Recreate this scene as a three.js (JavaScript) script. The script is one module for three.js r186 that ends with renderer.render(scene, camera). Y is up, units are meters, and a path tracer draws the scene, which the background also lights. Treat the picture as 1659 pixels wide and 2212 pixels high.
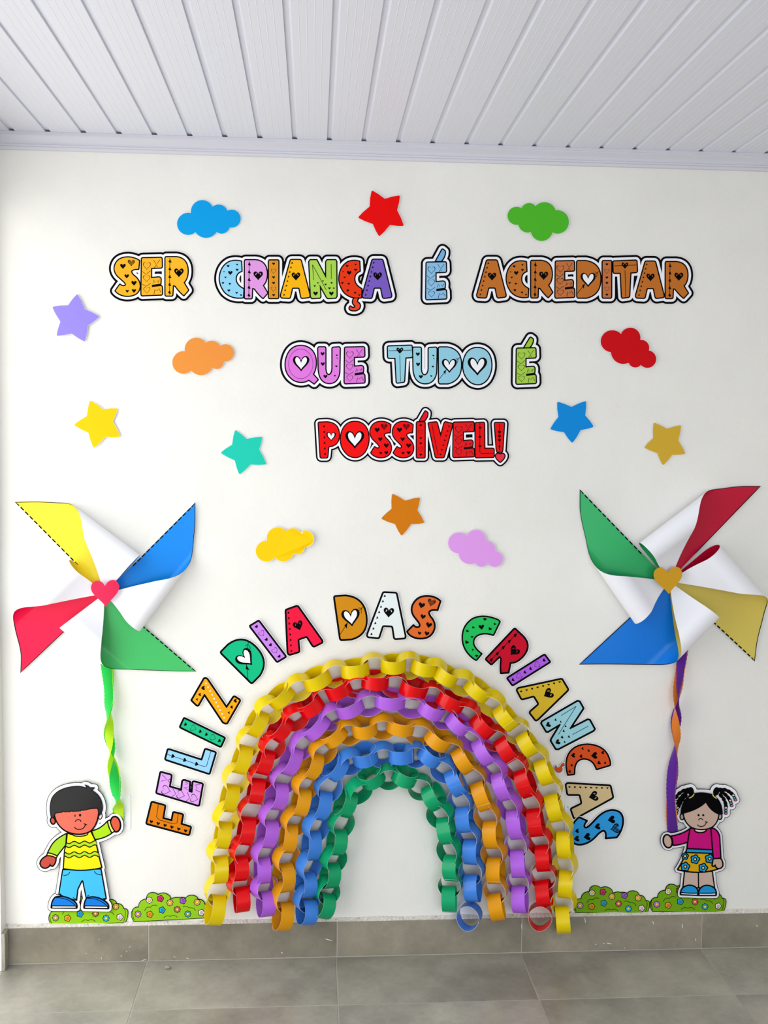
import * as THREE from 'three';
import { RectAreaLightUniformsLib } from 'three/addons/lights/RectAreaLightUniformsLib.js';
import { RoundedBoxGeometry } from 'three/addons/geometries/RoundedBoxGeometry.js';
import { mergeGeometries } from 'three/addons/utils/BufferGeometryUtils.js';

// ---------------------------------------------------------------- camera, sky, daylight, exposure
const scene = new THREE.Scene();
const FOCAL = 2245.7, WIDTH = 1659, HEIGHT = 2212;
const camera = new THREE.PerspectiveCamera(2 * Math.atan(HEIGHT / 2 / FOCAL) * 180 / Math.PI, WIDTH / HEIGHT, 0.3, 40);
camera.position.set(-0.1361, 1.6617, 3.2513);
camera.rotation.set(-0.06898, -0.06774, 0.0107, 'YXZ');
camera.updateMatrixWorld(true);
const renderer = new THREE.WebGLRenderer({ antialias: true });
renderer.toneMapping = THREE.LinearToneMapping;
renderer.toneMappingExposure = 1.05;
renderer.shadowMap.enabled = true;
scene.background = new THREE.Color(0.9, 0.95, 1.0);
RectAreaLightUniformsLib.init();
// daylight through the side doorway (z = from the decorated wall) and through the open front behind the camera
const SIDE_DOOR = { z0: 0.05, z1: 2.0, y0: 0.0, y1: 2.35, power: 1.68 };
const FRONT_OPENING = { x0: -1.0, x1: 2.3, y0: 0.0, y1: 2.4, power: 2.05 };
const RIGHT_X = 2.7, FRONT_Z = 5.0, CEILING_Y = 2.5661;

// ---------------------------------------------------------------- helpers
let seed = 20231012;
const rnd = () => { seed = (seed * 1664525 + 1013904223) >>> 0; return seed / 4294967296; };
const jit = (a) => (rnd() * 2 - 1) * a;
const V = (x, y, z = 0) => new THREE.Vector3(x, y, z);
const used = {};
const numbered = (n) => { const k = used[n] = (used[n] ?? -1) + 1; return k ? n + '_' + String(k).padStart(3, '0') : n; };
// a measured point of the photograph, carried onto the real plane it lies on (the wall z = const, or the floor)
function onWall(px, py, z = 0) {
  const d = V((px - WIDTH / 2) / FOCAL, -(py - HEIGHT / 2) / FOCAL, -1).applyQuaternion(camera.quaternion);
  return d.multiplyScalar((z - camera.position.z) / d.z).add(camera.position);
}
function onFloor(px, py) {
  const d = V((px - WIDTH / 2) / FOCAL, -(py - HEIGHT / 2) / FOCAL, -1).applyQuaternion(camera.quaternion);
  return d.multiplyScalar(-camera.position.y / d.y).add(camera.position);
}
function tag(o, label, category, group, kind) {
  if (label) o.userData.label = label;
  if (category) o.userData.category = category;
  if (group) o.userData.group = group;
  if (kind) o.userData.kind = kind;
  return o;
}
function thing(name, label, category, at, group) {
  const g = new THREE.Group(); g.name = numbered(name); g.position.copy(at); scene.add(g);
  return tag(g, label, category, group);
}
function rootOf(o) { while (o.parent && o.parent !== scene) o = o.parent; return o; }
// geometry arrives in world coordinates and is stored relative to its thing's base
function part(parent, name, geo, mat, label) {
  const m = new THREE.Mesh(geo, mat); m.name = name; m.castShadow = m.receiveShadow = true;
  if (parent === scene) { m.name = numbered(name); scene.add(m); } else {
    parent.add(m); const p = rootOf(parent).position; geo.translate(-p.x, -p.y, -p.z);
  }
  if (label) m.userData.label = label;
  return m;
}
const matCache = {};
function paper(hex, rough = 0.5, coat = 0, spec = 0.15) {
  const k = [hex, rough, coat, spec].join();
  return matCache[k] ??= new THREE.MeshPhysicalMaterial({ color: hex, roughness: rough, specularIntensity: spec, clearcoat: coat, clearcoatRoughness: 0.15, side: THREE.DoubleSide });
}
const INK = paper('#050507', 0.5, 0, 0.08), CARD = paper('#f3f3f8', 0.5);

// ---- flat outlines: path text -> polygon loops, distance field, offset contours
function loopsOf(text, map, seg = 9) {
  const tok = text.match(/[MLQCZ]|-?\d+\.?\d*/g), loops = []; let cur = null, i = 0, c = '', x = 0, y = 0;
  const num = () => parseFloat(tok[i++]);
  while (i < tok.length) {
    if (/[MLQCZ]/.test(tok[i])) c = tok[i++];
    if (c === 'Z') { c = ''; continue; }
    if (c === 'M') { cur = []; loops.push(cur); x = num(); y = num(); cur.push([x, y]); c = 'L'; }
    else if (c === 'L') { x = num(); y = num(); cur.push([x, y]); }
    else if (c === 'Q') { const a = num(), b = num(), e = num(), f = num();
      for (let k = 1; k <= seg; k++) { const t = k / seg, u = 1 - t; cur.push([u * u * x + 2 * u * t * a + t * t * e, u * u * y + 2 * u * t * b + t * t * f]); } x = e; y = f; }
    else { const a = num(), b = num(), g = num(), h = num(), e = num(), f = num();
      for (let k = 1; k <= seg; k++) { const t = k / seg, u = 1 - t; cur.push([u ** 3 * x + 3 * u * u * t * a + 3 * u * t * t * g + t ** 3 * e, u ** 3 * y + 3 * u * u * t * b + 3 * u * t * t * h + t ** 3 * f]); } x = e; y = f; }
  }
  return loops.map((l) => l.map(([a, b]) => map(a, b)));
}
function ellipse(cx, cy, rx, ry, rot = 0, map = (x, y) => [x, y], n = 28) {
  const l = [], c = Math.cos(rot), s = Math.sin(rot);
  for (let k = 0; k < n; k++) { const t = k / n * Math.PI * 2, a = Math.cos(t) * rx, b = Math.sin(t) * ry; l.push(map(cx + a * c - b * s, cy + a * s + b * c)); }
  return l;
}
function boundsOf(loops) {
  let a = 1e9, b = 1e9, c = -1e9, d = -1e9;
  for (const l of loops) for (const [x, y] of l) { a = Math.min(a, x); b = Math.min(b, y); c = Math.max(c, x); d = Math.max(d, y); }
  return [a, b, c, d];
}
// signed distance (inside negative) to a set of loops, even-odd
function field(loops) {
  const s = [];
  for (const l of loops) for (let i = 0; i < l.length; i++) { const p = l[i], q = l[(i + 1) % l.length]; if (p[0] !== q[0] || p[1] !== q[1]) s.push(p[0], p[1], q[0] - p[0], q[1] - p[1]); }
  const f = (x, y) => {
    let d = 1e12, inside = false;
    for (let i = 0; i < s.length; i += 4) {
      const px = x - s[i], py = y - s[i + 1], ex = s[i + 2], ey = s[i + 3];
      const t = Math.max(0, Math.min(1, (px * ex + py * ey) / (ex * ex + ey * ey))), a = px - ex * t, b = py - ey * t;
      d = Math.min(d, a * a + b * b);
      if ((py < 0) !== (py - ey < 0) && px < ex * py / ey) inside = !inside;
    }
    return inside ? -Math.sqrt(d) : Math.sqrt(d);
  };
  f.box = boundsOf(loops);
  return f;
}
function union(fs) {
  const f = (x, y) => {
    let d = 1e9;
    for (const g of fs) {
      const b = g.box, ox = Math.max(b[0] - x, 0, x - b[2]), oy = Math.max(b[1] - y, 0, y - b[3]);
      if (ox * ox + oy * oy < d * d || d < 0 && !ox && !oy) d = Math.min(d, g(x, y));
    }
    return d;
  };
  f.box = fs.reduce((a, g) => [Math.min(a[0], g.box[0]), Math.min(a[1], g.box[1]), Math.max(a[2], g.box[2]), Math.max(a[3], g.box[3])], [1e9, 1e9, -1e9, -1e9]);
  return f;
}
function contour(f, iso, cell = 0.9) {
  const pad = iso + 3 * cell, [bx0, by0, bx1, by1] = f.box, x0 = bx0 - pad, y0 = by0 - pad;
  const nx = Math.ceil((bx1 + pad - x0) / cell) + 1, ny = Math.ceil((by1 + pad - y0) / cell) + 1, g = new Float64Array(nx * ny);
  for (let j = 0; j < ny; j++) for (let i = 0; i < nx; i++) { let v = f(x0 + i * cell, y0 + j * cell) - iso; g[j * nx + i] = v === 0 ? 1e-9 : v; }
  const pts = new Map(), next = new Map();
  const ept = (i, j, h) => { // edge from node (i,j) to the right (h) or downwards
    const k = (j * nx + i) * 2 + (h ? 0 : 1);
    if (!pts.has(k)) { const a = g[j * nx + i], b = h ? g[j * nx + i + 1] : g[(j + 1) * nx + i], t = a / (a - b); pts.set(k, h ? [x0 + (i + t) * cell, y0 + j * cell] : [x0 + i * cell, y0 + (j + t) * cell]); }
    return k;
  };
  for (let j = 0; j < ny - 1; j++) for (let i = 0; i < nx - 1; i++) {
    const a = g[j * nx + i] < 0, b = g[j * nx + i + 1] < 0, c = g[(j + 1) * nx + i + 1] < 0, d = g[(j + 1) * nx + i] < 0;
    const code = (a ? 1 : 0) | (b ? 2 : 0) | (c ? 4 : 0) | (d ? 8 : 0);
    if (!code || code === 15) continue;
    const T = () => ept(i, j, true), R = () => ept(i + 1, j, false), B = () => ept(i, j + 1, true), L = () => ept(i, j, false);
    const link = (p, q) => next.set(p, q); // inside kept on the same hand
    if (code === 1) link(L(), T()); else if (code === 2) link(T(), R()); else if (code === 3) link(L(), R()); else if (code === 4) link(R(), B());
    else if (code === 5) { link(L(), T()); link(R(), B()); } else if (code === 6) link(T(), B()); else if (code === 7) link(L(), B()); else if (code === 8) link(B(), L());
    else if (code === 9) link(B(), T()); else if (code === 10) { link(T(), R()); link(B(), L()); } else if (code === 11) link(B(), R()); else if (code === 12) link(R(), L());
    else if (code === 13) link(R(), T()); else if (code === 14) link(T(), L());
  }
  const loops = [];
  while (next.size) {
    const s0 = next.keys().next().value, l = []; let k = s0;
    while (next.has(k)) { l.push(pts.get(k)); const n = next.get(k); next.delete(k); k = n; }
    if (l.length > 5) { const s = simplify(l, cell * 0.1); if (s.length > 2 && Math.abs(area(s)) > 3 * cell * cell) loops.push(s); }
  }
  return loops;
}
function area(l) { let a = 0; for (let i = 0; i < l.length; i++) { const p = l[i], q = l[(i + 1) % l.length]; a += p[0] * q[1] - q[0] * p[1]; } return a / 2; }
function simplify(l, tol) {
  const keep = new Uint8Array(l.length), n = l.length, h = n >> 1;
  const rec = (a, b) => {
    let m = -1, md = tol * tol; const p = l[a % n], q = l[b % n], ex = q[0] - p[0], ey = q[1] - p[1], e2 = ex * ex + ey * ey || 1e-9;
    for (let i = a + 1; i < b; i++) { const r = l[i % n], t = Math.max(0, Math.min(1, ((r[0] - p[0]) * ex + (r[1] - p[1]) * ey) / e2)), dx = r[0] - p[0] - ex * t, dy = r[1] - p[1] - ey * t, d = dx * dx + dy * dy; if (d > md) { md = d; m = i; } }
    if (m >= 0) { keep[m % n] = 1; rec(a, m); rec(m, b); }
  };
  keep[0] = keep[h] = 1; rec(0, h); rec(h, n);
  return l.filter((_, i) => keep[i]);
}
function contains(l, [x, y]) { let c = false; for (let i = 0, j = l.length - 1; i < l.length; j = i++) if ((l[i][1] > y) !== (l[j][1] > y) && x < (l[j][0] - l[i][0]) * (y - l[i][1]) / (l[j][1] - l[i][1]) + l[i][0]) c = !c; return c; }
// loops measured on the photograph -> a thin plate standing on the wall between z and z + t
function plate(loops, z, t, bend) {
  const info = loops.map((l) => ({ l, depth: loops.filter((m) => m !== l && contains(m, l[0])).length })), shapes = [];
  const P = (l) => l.map(([x, y]) => { const p = onWall(x, y, z + t); return new THREE.Vector2(p.x, p.y); });
  for (const o of info) if (o.depth % 2 === 0) {
    const s = new THREE.Shape(P(o.l));
    for (const h of info) if (h.depth === o.depth + 1 && contains(o.l, h.l[0])) s.holes.push(new THREE.Path(P(h.l)));
    shapes.push(s);
  }
  const g = new THREE.ExtrudeGeometry(shapes, { depth: t, bevelEnabled: false, curveSegments: 1 });
  g.translate(0, 0, z);
  if (bend) { const p = g.attributes.position; for (let i = 0; i < p.count; i++) p.setZ(i, p.getZ(i) + bend(p.getX(i), p.getY(i))); g.computeVertexNormals(); }
  return g;
}
// many small separate figures (hearts, strokes) in one print layer
const plates = (list, z, t) => mergeGeometries(list.map((l) => plate(l, z, t)));
function stroke(pts, w) { // polyline with width -> loops (one quad chain)
  const n = pts.length, a = [], b = [];
  for (let i = 0; i < n; i++) {
    const p = pts[Math.max(0, i - 1)], q = pts[Math.min(n - 1, i + 1)]; let dx = q[0] - p[0], dy = q[1] - p[1]; const l = Math.hypot(dx, dy) || 1; dx /= l; dy /= l;
    a.push([pts[i][0] - dy * w / 2, pts[i][1] + dx * w / 2]); b.unshift([pts[i][0] + dy * w / 2, pts[i][1] - dx * w / 2]);
  }
  return [a.concat(b)];
}
const HEART = 'M 0 46 C -14 22 -48 6 -46 -20 C -42 -48 -8 -46 0 -16 C 8 -46 42 -48 46 -20 C 48 6 14 22 0 46 Z';
const PETAL = 'M 0 48 C -12 26 -47 8 -45 -26 C -42 -54 -12 -50 0 0 C 12 -50 42 -54 45 -26 C 47 8 12 26 0 48 Z';
const baseOf = (box, z = 0) => { const p = onWall((box[0] + box[2]) / 2, box[3], 0); p.z = z; return p; };

// ---------------------------------------------------------------- procedural surface textures
function noiseTexture(size, fn, srgb) {
  const d = new Uint8Array(size * size * 4);
  for (let j = 0; j < size; j++) for (let i = 0; i < size; i++) { const c = fn(i / size, j / size); for (let k = 0; k < 3; k++) d[(j * size + i) * 4 + k] = Math.max(0, Math.min(255, c[k] * 255)); d[(j * size + i) * 4 + 3] = 255; }
  const t = new THREE.DataTexture(d, size, size); t.wrapS = t.wrapT = THREE.RepeatWrapping; t.magFilter = THREE.LinearFilter; t.minFilter = THREE.LinearMipmapLinearFilter; t.generateMipmaps = true;
  if (srgb) t.colorSpace = THREE.SRGBColorSpace; t.needsUpdate = true; return t;
}
function lattice(n, s) { const r = new Float32Array(n * n); let q = s; for (let i = 0; i < r.length; i++) { q = (q * 1664525 + 1013904223) >>> 0; r[i] = q / 4294967296; } return (u, v) => { const x = u * n, y = v * n, i = Math.floor(x), j = Math.floor(y), a = x - i, b = y - j, A = a * a * (3 - 2 * a), B = b * b * (3 - 2 * b), g = (p, t) => r[((t % n + n) % n) * n + ((p % n + n) % n)]; return (g(i, j) * (1 - A) + g(i + 1, j) * A) * (1 - B) + (g(i, j + 1) * (1 - A) + g(i + 1, j + 1) * A) * B; }; }
const n4 = lattice(5, 7), n16 = lattice(17, 8), n64 = lattice(64, 9), n200 = lattice(200, 10);
const tileMap = noiseTexture(512, (u, v) => { const t = 0.45 * n4(u, v) + 0.3 * n16(u, v) + 0.15 * n64(u, v) + 0.1 * n200(u, v), k = 0.61 + (t - 0.5) * 0.26 + (n200(v, u) > 0.93 ? 0.02 : 0); return [k * 1.012, k, k * 0.955]; }, true);
const wallBump = noiseTexture(512, (u, v) => { const t = 0.4 * n16(u, v) + 0.35 * n64(u, v) + 0.25 * n200(u * 1, v * 1); return [t, t, t]; });
const wallMap = noiseTexture(256, (u, v) => { const t = 0.97 + 0.02 * (n4(u, v) - 0.5) + 0.012 * (n16(u, v) - 0.5); return [t, t, t * 0.995]; }, true);
wallBump.repeat.set(2, 2);
const crepeBump = noiseTexture(128, (u, v) => { const t = n64(u * 0.25, v * 2); return [t, t, t]; });

// ---------------------------------------------------------------- the room
const M = {
  wall: new THREE.MeshStandardMaterial({ color: '#f3f1ec', roughness: 0.62, map: wallMap, bumpMap: wallBump, bumpScale: 0.0007 }),
  shell: new THREE.MeshStandardMaterial({ color: '#efe4d2', roughness: 0.8 }),
  pvc: new THREE.MeshStandardMaterial({ color: '#dfe1ec', roughness: 0.42 }),
  trim: new THREE.MeshStandardMaterial({ color: '#d0cfd9', roughness: 0.38 }),
  grout: new THREE.MeshStandardMaterial({ color: '#b3aea3', roughness: 0.9 }),
  tiles: [0, 1, 2].map((k) => new THREE.MeshStandardMaterial({ color: ['#fcf8f0', '#f5f2ea', '#fffcf5'][k], roughness: 0.33, map: tileMap })),
  skirt: ['#e0d8c8', '#dad3c3', '#e3dbcb'].map((c) => new THREE.MeshStandardMaterial({ color: c, roughness: 0.36, map: tileMap })),
  dirt: new THREE.MeshStandardMaterial({ color: '#e2ded8', roughness: 0.9, map: noiseTexture(256, (u, v) => { const t = 0.93 + 0.22 * (n64(u, v) - 0.5) * n16(u, v) - (n64(v, u) > 0.86 ? 0.16 : 0); return [t, t * 0.99, t * 0.97]; }, true) }),
};
const uvBy = (g, ax, ay, s, ox = 0, oy = 0) => { const p = g.attributes.position, u = g.attributes.uv; for (let i = 0; i < p.count; i++) u.setXY(i, p.getComponent(i, ax) * s + ox, p.getComponent(i, ay) * s + oy); return g; };
const box = (x0, x1, y0, y1, z0, z1) => new THREE.BoxGeometry(x1 - x0, y1 - y0, z1 - z0).translate((x0 + x1) / 2, (y0 + y1) / 2, (z0 + z1) / 2);
const LEFT_X = onWall(5, 1500).x, H = CEILING_Y;
function structure(name, geo, mat, label) { const m = part(scene, name, geo, mat); m.name = name; tag(m, label, null, null, 'structure'); return m; }
const wallBack = structure('wall_back', uvBy(box(LEFT_X - 0.12, RIGHT_X + 0.12, -0.1, H + 0.06, -0.12, 0), 0, 1, 0.8), M.wall, 'white painted plaster wall that carries the decorations');
{ // the side wall with its doorway
  const d = SIDE_DOOR, x0 = LEFT_X - 0.12, x1 = LEFT_X;
  structure('wall_left', mergeGeometries([box(x0, x1, 0, H + 0.06, 0, d.z0), box(x0, x1, 0, H + 0.06, d.z1, FRONT_Z), box(x0, x1, d.y1, H + 0.06, d.z0, d.z1), ...(d.y0 > 0 ? [box(x0, x1, 0, d.y0, d.z0, d.z1)] : [])]), M.wall, 'white side wall with a wide doorway to daylight');
  const f = FRONT_OPENING;
  structure('wall_right', box(RIGHT_X, RIGHT_X + 0.12, 0, H + 0.06, 0, FRONT_Z), M.shell, 'white side wall out of view');
  structure('wall_front', mergeGeometries([box(x0, f.x0, 0, H + 0.06, FRONT_Z, FRONT_Z + 0.12), box(f.x1, RIGHT_X + 0.12, 0, H + 0.06, FRONT_Z, FRONT_Z + 0.12), box(f.x0, f.x1, f.y1, H + 0.06, FRONT_Z, FRONT_Z + 0.12)]), M.shell, 'wall with the wide opening behind the viewer');
  const side = new THREE.RectAreaLight(new THREE.Color(1.0, 0.98, 0.935), d.power, d.z1 - d.z0, d.y1 - d.y0);
  side.position.set(x1 - 0.03, (d.y0 + d.y1) / 2, (d.z0 + d.z1) / 2); side.lookAt(5, (d.y0 + d.y1) / 2, (d.z0 + d.z1) / 2); scene.add(side);
  const front = new THREE.RectAreaLight(new THREE.Color(0.86, 0.95, 1.08), f.power, f.x1 - f.x0, f.y1 - f.y0);
  front.position.set((f.x0 + f.x1) / 2, (f.y0 + f.y1) / 2, FRONT_Z + 0.03); front.lookAt((f.x0 + f.x1) / 2, (f.y0 + f.y1) / 2, 0); scene.add(front);
}
structure('ground', box(-9, 9, -0.3, -0.13, -6, 14), new THREE.MeshStandardMaterial({ color: '#b9b4aa', roughness: 0.95 }), 'pale concrete yard outside the openings');
{ // floor: slab in the grout's tone, tiles proud of it
  const g0 = -0.6558, tile = 0.6, rowZ = 0.2942, gap = 0.0032;
  const floor = structure('floor', box(LEFT_X - 0.12, RIGHT_X + 0.12, -0.12, -0.0012, -0.12, FRONT_Z + 0.12), M.grout, 'grey porcelain tile floor with pale joints');
  const xs = [LEFT_X, ...[-1, 0, 1, 2, 3, 4, 5].map((k) => g0 + tile * k).filter((x) => x > LEFT_X + 0.05 && x < RIGHT_X), RIGHT_X], zs = [0.012];
  for (let z = rowZ; z < FRONT_Z; z += tile) zs.push(z);
  zs.push(FRONT_Z);
  for (let j = 0; j + 1 < zs.length; j++) for (let i = 0; i + 1 < xs.length; i++) {
    const w = xs[i + 1] - xs[i] - gap, d = zs[j + 1] - zs[j] - gap, h = 0.01;
    const g = new RoundedBoxGeometry(w, h, d, 1, 0.0012); uvBy(g, 0, 2, 0.9, rnd(), rnd());
    g.translate((xs[i] + xs[i + 1]) / 2, -h / 2, (zs[j] + zs[j + 1]) / 2);
    part(floor, 'tile', g, M.tiles[(i * 2 + j) % 3]);
  }
}
{ // baseboard: cut tiles set against the wall, with a stained mortar bead above
  const bh = 0.1188, bt = 0.012;
  const base = structure('baseboard_back', box(LEFT_X, RIGHT_X, 0, bh - 0.002, 0, bt - 0.0012), M.grout, 'skirting of grey tiles under the white wall');
  const xs = [LEFT_X, onWall(320.5, 2038, bt).x, onWall(728, 2030, bt).x, onWall(1127, 2022, bt).x, onWall(1516, 2010, bt).x, onWall(1516, 2010, bt).x + 0.6, RIGHT_X];
  for (let i = 0; i + 1 < xs.length; i++) {
    const w = xs[i + 1] - xs[i] - 0.003, h = bh - 0.0045; if (w < 0.02) continue;
    const g = new RoundedBoxGeometry(w, h, bt, 1, 0.0012); uvBy(g, 0, 1, 0.9, rnd(), rnd());
    g.translate((xs[i] + xs[i + 1]) / 2, 0.0035 + h / 2, bt / 2 + 0.0002);
    part(base, 'tile', g, M.skirt[i % 3]);
  }
  const bead = new THREE.BoxGeometry(RIGHT_X - LEFT_X, 0.011, 0.011, 300, 1, 1), p = bead.attributes.position;
  for (let i = 0; i < p.count; i++) if (p.getY(i) > 0) { const x = p.getX(i); p.setY(i, p.getY(i) + 0.002 * Math.sin(x * 37) * Math.sin(x * 11.3) - (p.getZ(i) > 0 ? 0.006 : 0)); p.setZ(i, p.getZ(i) > 0 ? 0.0005 + 0.001 * Math.sin(x * 53) : p.getZ(i)); }
  bead.computeVertexNormals(); uvBy(bead, 0, 1, 4); bead.translate((LEFT_X + RIGHT_X) / 2, bh + 0.004, 0.005);
  part(base, 'mortar_bead', bead, M.dirt, 'stained whitish mortar bead along the top');
  const specks = [];
  for (const [x, y, l, a] of [[865, 670, 26, 1.4], [1105, 574, 16, -0.5], [1080, 610, 16, -0.3], [1035, 652, 18, -0.4], [845, 512, 12, -0.8], [1230, 685, 50, -0.25], [1490, 660, 30, 0.4], [1600, 672, 30, 0.3], [735, 630, 12, 0.2], [35, 665, 30, -0.7]]) {
    const c = onWall(x * 0.2532, 1900 + y * 0.2532, bt + 0.0004); specks.push(new THREE.CircleGeometry(1, 7).scale(l * 0.00019, 0.0007, 1).rotateZ(-a).translate(c.x, c.y, bt + 0.0006));
  }
  for (const [x, y, l, a] of [[710, 2030, 18, 0.3], [1264, 1988, 14, 1.4], [1411, 1993, 9, 1.3], [1474, 2000, 12, 1.5], [1316, 2038, 14, 0.2], [1287, 2040, 4, 0], [1304, 2038, 4, 0], [1349, 2048, 4, 0], [1127, 2002, 16, 1.5], [1503, 2030, 8, 1.4], [1635, 2000, 6, 0.9], [609, 2058, 6, 0.8]]) {
    const c = onWall(x, y, bt + 0.0004); specks.push(new THREE.CircleGeometry(1, 7).scale(l * 0.0007, 0.0011, 1).rotateZ(-a).translate(c.x, c.y, bt + 0.0006));
  }
  const s = part(base, 'paint_speck', mergeGeometries(specks), CARD, 'white paint specks'); s.userData.kind = 'stuff';
  // side wall skirting
  structure('baseboard_left', new RoundedBoxGeometry(0.011, bh, SIDE_DOOR.z0 - 0.014, 1, 0.001).translate(LEFT_X + 0.0055, bh / 2, SIDE_DOOR.z0 / 2 + 0.007), M.tiles[1], 'short grey tile skirting on the side wall');
}
{ // ceiling: grooved plastic boards, each one a part, resting on a slab
  const ceiling = structure('ceiling', box(LEFT_X - 0.12, RIGHT_X + 0.12, H + 0.012, H + 0.1, -0.12, FRONT_Z + 0.12), M.shell, 'ceiling of white plastic boards with grooves');
  const pitch = 0.10457, x0 = -1.04388, face = 0.0102;
  const g = (() => { // profile of one board: recess, bright slope, ribbed face, dark drop
    const s = [[0, H + 0.0115], [0, H + 0.0062], [0.0124, H + 0.0062], [0.0168, H]];
    for (const k of [0.033, 0.05, 0.067, 0.084]) s.push([k - 0.0012, H], [k, H - 0.0005], [k + 0.0012, H]);
    s.push([pitch - 0.0003, H], [pitch - 0.0003, H + 0.0115]);
    const sh = new THREE.Shape(s.map(([x, y]) => new THREE.Vector2(x, y)));
    return new THREE.ExtrudeGeometry(sh, { depth: FRONT_Z - 0.001, bevelEnabled: false }).translate(0, 0, 0.0005);
  })();
  for (let k = -3; x0 + pitch * k < RIGHT_X; k++) {
    const a = x0 + pitch * k; if (a < LEFT_X - pitch || a > RIGHT_X - pitch) continue;
    const m = new THREE.Mesh(g, M.pvc); m.name = 'plank'; m.position.x = a; m.castShadow = m.receiveShadow = true; ceiling.add(m);
  }
  // crown moulding along the decorated wall
  const pr = [[0, H], [0.030, H], [0.0305, H - 0.0015], [0.0300, H - 0.0085], [0.0275, H - 0.0095], [0.0270, H - 0.0115]];
  for (let k = 0; k <= 8; k++) { const t = k / 8; pr.push([0.0262 - 0.0115 * Math.sin(t * Math.PI / 2), H - 0.0125 - 0.0185 * t]); }
  pr.push([0.0140, H - 0.0330], [0.0158, H - 0.0345], [0.0150, H - 0.0385], [0.0122, H - 0.0400], [0.0130, H - 0.0415], [0.0108, H - 0.0480], [0.0080, H - 0.0488], [0, H - 0.0488]);
  const sh = new THREE.Shape(pr.map(([z, y]) => new THREE.Vector2(-z, y)));
  structure('trim_1', new THREE.ExtrudeGeometry(sh, { depth: RIGHT_X - LEFT_X, bevelEnabled: false }).rotateY(Math.PI / 2).translate(LEFT_X, 0, 0), M.trim, 'white crown moulding between ceiling and wall');
}

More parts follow.
